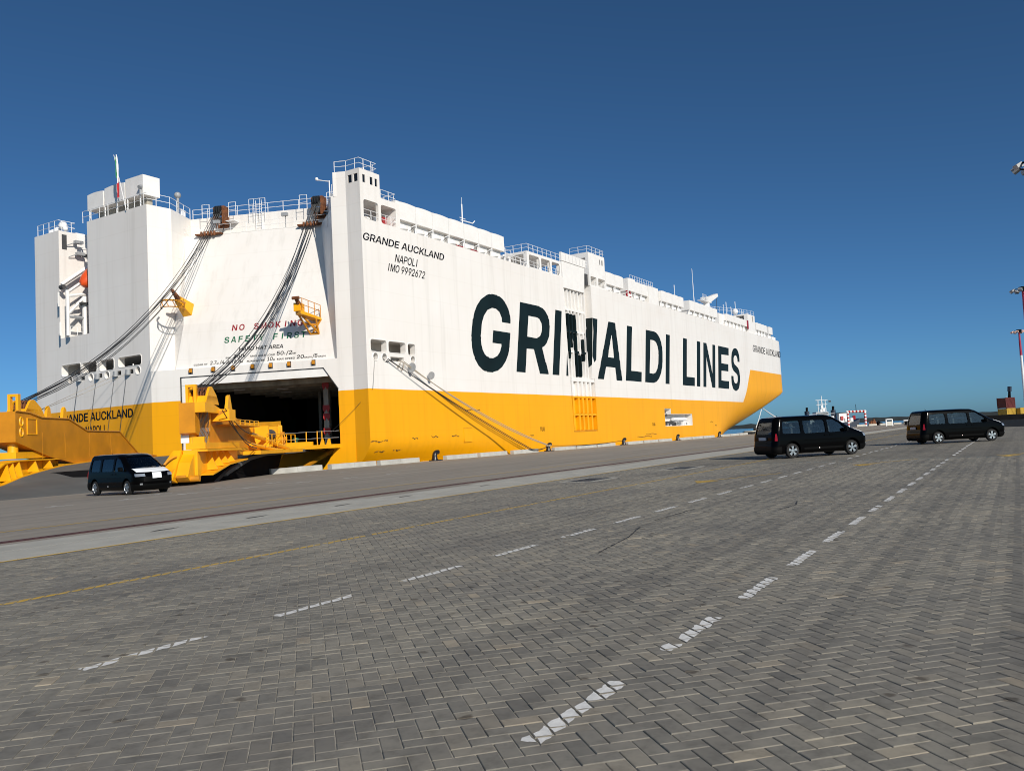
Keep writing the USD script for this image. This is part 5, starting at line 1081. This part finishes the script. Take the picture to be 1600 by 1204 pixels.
vp('number_plate', MB().box((-2.66, -.28, .88), (-2.612, .28, 1.02)), 'plate_grey')
vp('rear_door_seam', MB().box((-2.66, -.62, .74), (-2.63, .62, .755)), 'van_trim')
hood = man(van_shell(np.linspace(1.0, 1.24, 14), .012)) - man(van_shell(np.linspace(.9, 1.3, 16), .002))
vp('bonnet_film', hood ^ mbox((1.78, -.80, 1.06), (2.9, .80, 1.24)), 'white_film')
vp('paper_sheet', (man(van_shell(np.linspace(.72, 1.04, 12), .022)) - man(van_shell(np.linspace(.6, 1.1, 14), .012))) ^ mbox((2.2, -.22, .76), (2.9, .22, 1.03)), 'white_film')
vp('roof_sticker', MB().box((.95, -.1, 1.66), (1.02, .16, 1.74)), 'white_film'); vp('aerial', MB().tube([(-1.7, 0, 1.92), (-1.82, 0, 2.05)], .012, 5), 'van_trim')
vp('sticker', MB().box((-.25, -.972, .40), (-.20, -.965, .45)), 'white_film'); 
vp('pillar_wrap', MB().tube([(.30, -.89, 1.2), (.30, -.81, 1.68)], .035, 6), 'white_film'); vp('pillar_wrap', MB().tube([(.30, .89, 1.2), (.30, .81, 1.68)], .035, 6), 'white_film')
for x in (.55, -.55, -1.5):
    for y in (-.45, 0, .45) if x < .5 else (-.42, .42):
        vp('seat', MB().prism(rrect(-.2, .98, .2, 1.42, .06), (x, y, 0), Y, Z, X, .1).prism(rrect(-.12, 1.46, .12, 1.64, .04), (x, y, 0), Y, Z, X, .08), 'seat_grey')
vp('dashboard', hp([(1.1, -.8, 1.02), (1.1, .8, 1.02), (1.5, -.75, 1.02), (1.5, .75, 1.02), (1.15, -.78, 1.16), (1.15, .78, 1.16), (1.4, -.7, 1.18), (1.4, .7, 1.18)]), 'van_trim')
def place_van(x, y, head, label, first=False):
    G_ = 'black passenger vans crossing the quay'
    if first:
        pr_ = stage.GetPrimAtPath(van); xf = UsdGeom.Xform(pr_); xf.ClearXformOpOrder()
        xf.AddTranslateOp(opSuffix='place').Set(Gf.Vec3d(x, y, gz(y)+.004)); xf.AddRotateZOp(opSuffix='place').Set(head); tag(pr_, label, 'van', G_)
    else: copy_of(van, (x, y, gz(y)+.004), math.radians(head), label, G_)
def van_from_wheel(wx_, wy_, head, which):      # place by where one wheel stands: which = (rear/front axle, side)
    h = math.radians(head); d = np.array([math.cos(h), math.sin(h)]); l = np.array([-d[1], d[0]])
    ax_ = (1.62, 1.62-WB)[which[0]]; return np.array([wx_, wy_]) - d*ax_ - l*which[1]*.845
p1 = van_from_wheel(40.6, 9.2, -43.0, (1, -1)); p2 = van_from_wheel(54.9, 4.1, -54.5, (1, -1)); p3 = van_from_wheel(25.2, 39.3, -98.5, (1, -1))
place_van(p1[0], p1[1], -43.0, 'black passenger van in the middle, driving right past the bow of the ship', True)
place_van(p2[0], p2[1], -54.5, 'farthest black passenger van, near the right edge by the containers')
place_van(p3[0], p3[1], -98.5, 'black passenger van coming off the ramp, facing the camera with white film on its bonnet')

# ---------------------------------------------------------------- background beyond the yard
def bg(name, label, cat, at, group=None): return thing(name, label, cat, at, group)
def ridge(x0, y0, x1, y1, n, h, seed, th=30):
    r = np.random.default_rng(seed); t = np.linspace(0, 1, n); px_ = np.c_[lerp(x0, x1, t), lerp(y0, y1, t)]
    hh = h*(.45+.9*meshkit.fbm(np.c_[t*n/7, t*0, t*0], 4, seed)) * np.minimum(1, np.minimum(t, 1-t)*14+.12)
    d = np.array([y1-y0, x0-x1]); d = d/np.linalg.norm(d); mb = MB()
    A = np.c_[px_, np.full(n, -3.4)]; B = np.c_[px_+d*th*.3, hh*.8]; C = np.c_[px_+d*th*.6, hh]; D_ = np.c_[px_+d*th*2, np.full(n, -3.4)]
    v = np.vstack([A, B, C, D_]); f = [[k*n+i, k*n+i+1, (k+1)*n+i+1, (k+1)*n+i] for k in range(3) for i in range(n-1)]
    return mb.add(v, np.array(f))
part('far_shore', ridge(2150, -420, 1900, 800, 260, 6.0, 3), 'shore_green', '/World', label='low wooded far shore along the horizon', kind='structure')
part('far_shore', ridge(2300, 760, 1300, 2300, 200, 6, 5), 'shore_green', '/World', label='faint low land left of the bow', kind='structure')
# wind turbines as tiny white posts on the far shore
for i, (x, y) in enumerate(((2080, -270), (2080, -190), (2080, -110), (2080, -40), (2080, 20))):
    t = bg('wind_turbine', ['rightmost of the five tiny wind turbines on the far shore', 'fourth tiny wind turbine from the left on the far shore', 'middle one of the five tiny wind turbines on the far shore', 'second tiny wind turbine from the left on the far shore', 'leftmost of the five tiny wind turbines on the far shore'][i], 'wind turbine', (x, y, 0), 'white wind turbines on the far shore')
    part('tower', MB().tube([(x, y, 0), (x, y, 26)], [.8, .5], 6), 'pole_white', t)
    for k in range(3): part('blade', MB().tube([(x-1, y, 26), (x-1, y+11*math.sin(2.1*k+i), 26+11*math.cos(2.1*k+i))], [.5, .15], 5), 'pole_white', t)
# tug with tripod mast
tg = bg('tug_boat', 'white topped tug with a tripod mast moored behind the middle van', 'tug', (275, 52, -3.2))
B_ = np.array([275.4, 51.2, 0.0]); tr, tf = np.array([.513, -.858, 0]), np.array([.858, .513, 0])     # across the view, away from it
TW_ = [tr, tf, Z]
def tp(name, mesh, m, smooth=False): return part(name, mesh, m, tg, smooth)
tp('hull', MB().prism(Polygon([(-9, 1.4), (8, 1.0), (10.5, 2.2), (9, -3.6), (-8, -3.6)]), B_, tr, Z, tf, 7), 'dark_blue')
tp('deckhouse', MB().fbox(B_, TW_, (-4.8, 1, 1.2), (2.8, 5, 3.4)), 'pole_white'); tp('bridge', MB().fbox(B_, TW_, (-2.6, 1.4, 3.4), (1.3, 4.6, 4.9)), 'tug_grey'); tp('bridge_windows', MB().fbox(B_, TW_, (-2.4, 1.36, 3.9), (1.1, 1.41, 4.5)), 'window_dark')
for x in (-4.9, 3.4): 
    tp('funnel', MB().tube([B_+tr*x+tf*3+Z*1.3, B_+tr*x+tf*3+Z*5.3], .75, 10), 'dark_blue', 40); tp('exhaust', MB().tube([B_+tr*x+tf*3+Z*5.3, B_+tr*(x+.1)+tf*3+Z*6.5], .35, 8), 'wall_dark')
tp('mast', MB().tube([B_+tf*3+Z*3.4, B_+tf*3+Z*9.9], [.28, .12], 7), 'pole_white')
for x in (-1.3, 1.2): tp('mast_leg', MB().tube([B_+tr*x+tf*3+Z*3.4, B_+tr*x*.9+tf*3+Z*8.7], .11, 6), 'pole_white')
for z, w in ((8.6, 1.9), (7.2, 1.7), (6.0, 1.3)): tp('yard', MB().tube([B_-tr*w+tf*3+Z*z, B_+tr*w+tf*3+Z*z], .09, 5), 'pole_white')
for x, z in ((-.5, 5.2), (.35, 5.6), (-.2, 6.4)): tp('fire_monitor', MB().fbox(B_+tr*x+tf*2.6+Z*z, TW_, (-.3, -.3, -.6), (.3, .3, .5)), 'rail_white')
tp('pennant', MB().fbox(B_+tr*2.5+tf*3+Z*8.1, TW_, (-.35, 0, -.25), (.45, .05, .25)), 'dark_blue')
tp('aft_house', MB().fbox(B_, TW_, (4.4, 1, 1.2), (7.0, 4, 4.2)), 'rail_white'); tp('awning', MB().fbox(B_, TW_, (4.2, .8, 4.2), (7.4, 4.2, 4.35)), 'wall_dark')
for i, (x, z, m_) in enumerate(((5.2, 2.6, 'hazard_red'), (6.5, 2.0, 'rail_white'), (8.2, 1.9, 'rail_white'), (9.0, 2.6, 'tail_red'), (7.6, 1.2, 'wall_pale'))): tp('deck_gear', MB().fbox(B_+tr*x+tf*1+Z*z, TW_, (-.4, -.3, -.6), (.4, .3, .6)), m_)
tp('rail', MB().tube([B_-tr*5+tf*1+Z*4.2, B_+tr*3+tf*1+Z*4.2], .06, 5), 'rail_white')
# red and white striped gantry
gt = bg('striped_gantry', 'red and white striped square gantry frame by the water', 'gantry', (256.5, 39.5, 0))
GB = np.array([256.5, 39.45, -.15])
def stripes(p0, p1, n, w):
    for k in range(n):
        a_, b_ = lerp(p0, p1, k/n), lerp(p0, p1, (k+1)/n); part('striped_segment', MB().tube([a_, b_], w, 4), 'hazard_red' if k % 2 else 'pole_white', gt)
stripes(GB-tr*2.45, GB-tr*2.45+Z*4.35, 9, .33); stripes(GB+tr*2.45, GB+tr*2.45+Z*4.2, 9, .33); stripes(GB-tr*2.8+Z*4.35, GB+tr*2.8+Z*4.25, 11, .33)
part('gantry_pole', MB().tube([GB+Z*4.5, GB+Z*6.4], .07, 5), 'wall_dark', gt)
for i, (d, w, h, m_, lb) in enumerate(((4.4, 1.0, 1.7, 'rust', 'rusty heap of scrap right of the striped gantry'), (6.3, .9, 1.25, 'wall_dark', 'dark heap of gear farther right of the striped gantry'))):
    c = GB + tr*d; sph = trimesh.creation.icosphere(2, 1.0); v = np.asarray(sph.vertices); v = v*(1+.5*(meshkit.fbm(v*2.2+i, 3, 9+i)-.5)[:, None]*2)
    part('scrap_heap', trimesh.Trimesh(v*[w*1.3, w, h] + c, sph.faces, process=False), m_, '/World', label=lb, cat='heap')
for i, (p0, p1) in enumerate(((0, 2.4), (3.4, 5.6), (6.6, 9.0), (10.4, 12.5), (13.2, 16.2), (17, 20.5))):
    c = np.array([252.5, 38.9, gz(38.9)]); part('quay_block', MB().fbox(c, TW_, (p0, 0, 0), (p1, .9, .55)), 'wall_pale', '/World', label=['first pale concrete block from the left, beside the tug', 'second pale concrete block from the left, under the striped gantry', 'third pale concrete block from the left, just right of the striped gantry', 'fourth pale concrete block from the left, in front of the scrap heaps', 'fifth pale concrete block from the left, short of the white cabin', 'rightmost pale concrete block of the row, behind the white cabin'][i], cat='block', group='concrete blocks along the far quay edge')
wp = bg('white_cabin', 'small white box on the far quay just left of the right van', 'box', (207.4, 24.2, 0)); wc = np.array([207.1, 24.9, 0.0])
part('cabin_frame', MB().fbox(wc, TW_, (-.9, 0, .0), (-.7, .2, 1.6)).fbox(wc, TW_, (.5, 0, .0), (.7, .2, 1.6)).fbox(wc, TW_, (-.9, 0, 1.4), (.7, .2, 1.6)), 'pole_white', wp); part('cabin_side', MB().fbox(wc, TW_, (-.7, .05, .1), (.5, .15, 1.0)), 'wall_pale', wp)
wb = np.array([207.5, 22.3, 0.0]); bw_ = bg('quay_barrier', 'long low black barrier with a white rail across the far yard', 'barrier', wb)
part('wall', MB().fbox(wb, TW_, (.6, 0, 0), (42, .6, .95)), 'wall_dark', bw_); part('top_rail', MB().fbox(wb, TW_, (.2, -.1, .95), (7.0, .1, 1.15)), 'pole_white', bw_)
part('stack', MB().fbox(wb, TW_, (17.5, .8, 0), (60, 5, 1.15)), 'wall_dark', bw_)
# containers
def container(o, L, m_, label, nm='shipping_container'):
    t = bg(nm, label, 'container', o); W_ = [tr*.93+tf*.37, tf*.93-tr*.37, Z]
    part('box', MB().fbox(o, W_, (.06, .06, .06), (L-.06, 2.38, 2.54)), m_, t)
    for x in np.arange(.15, L-.2, .28): part('corrugation', MB().fbox(o, W_, (x, .0, .15), (x+.14, .07, 2.45)), m_, t)
    for x in (0, L-.16):
        part('corner_post', MB().fbox(o, W_, (x, -.03, 0), (x+.16, .16, 2.6)), m_, t); part('corner_post', MB().fbox(o, W_, (x, 2.28, 0), (x+.16, 2.44, 2.6)), m_, t)
    part('top_rail', MB().fbox(o, W_, (0, -.03, 2.48), (L, .12, 2.6)), m_, t); part('bottom_rail', MB().fbox(o, W_, (0, -.03, 0), (L, .12, .14)), m_, t)
container(np.array([237.7, 2.3, 2.66]), 3.2, 'container_red', 'dark red container on top of the yellow ones')
container(np.array([237.9, 2.25, .05]), 3.0, 'container_yellow', 'left yellow container under the red one')
container(np.array([239.7, -.6, .05]), 6.1, 'container_yellow', 'right yellow container cut off by the photo edge')
cj = bg('crane_boom', 'short black crane boom sticking up behind the red container', 'crane', (246.4, 1.4, 0)); part('boom', MB().tube([(246.4, 1.5, 0), (246.4, 1.5, 5), (246.2, 1.3, 8.0)], [.35, .35, .28], 7), 'wall_dark', cj); part('boom_head', MB().tube([(246.25, 1.35, 6.9), (246.15, 1.25, 8.1)], .5, 7), 'dark_blue', cj)
container(np.array([243.5, -4.2, 2.7]), 5.5, 'pole_white', 'white box standing behind the right yellow container', 'white_box')
# floodlight masts
def light_mast(p, h, lab, nlamps, lampm, split):
    t = bg('light_mast', lab, 'light mast', p, 'tall floodlight masts at the right edge'); p = np.array(p, float)
    part('lower_mast', MB().tube([p, p+Z*split], [.38, .32], 10), 'pole_white', t, smooth=50); part('upper_mast', MB().tube([p+Z*split, p+Z*h], [.32, .22], 10), 'pole_red', t, smooth=50)
    part('lamp_ring', MB().tube([p+Z*h+tr*1.7*math.cos(x)+tf*1.7*math.sin(x) for x in np.linspace(0, 2*math.pi, 17)], .09, 5).fbox(p+Z*h, TW_, (-.5, -.5, -.3), (.5, .5, .5)), 'wall_dark', t)
    for k in range(nlamps):
        x = 2*math.pi*k/nlamps; c = p+Z*(h-.15)+tr*1.8*math.cos(x)+tf*1.8*math.sin(x); o_ = tr*math.cos(x)+tf*math.sin(x)
        part('floodlight', MB().fbox(c, [np.cross(Z, o_), o_*.85-Z*.5, Z*.85+o_*.5], (-.32, -.25, -.22), (.32, .3, .22)), lampm, t, label=None)
light_mast((268.6, -2.0, 0), 23.6, 'farthest light mast, red above and white below, with pale lamps', 8, 'lamp_pink', 17.0)
light_mast((175.6, -2.5, 0), 23.4, 'middle light mast, only its head and red top in the picture', 8, 'grey_metal', 14.0)
light_mast((87.9, -3.3, 0), 23.6, 'nearest light mast, only its lamp head in the picture at upper right', 8, 'grey_metal', 14.0)
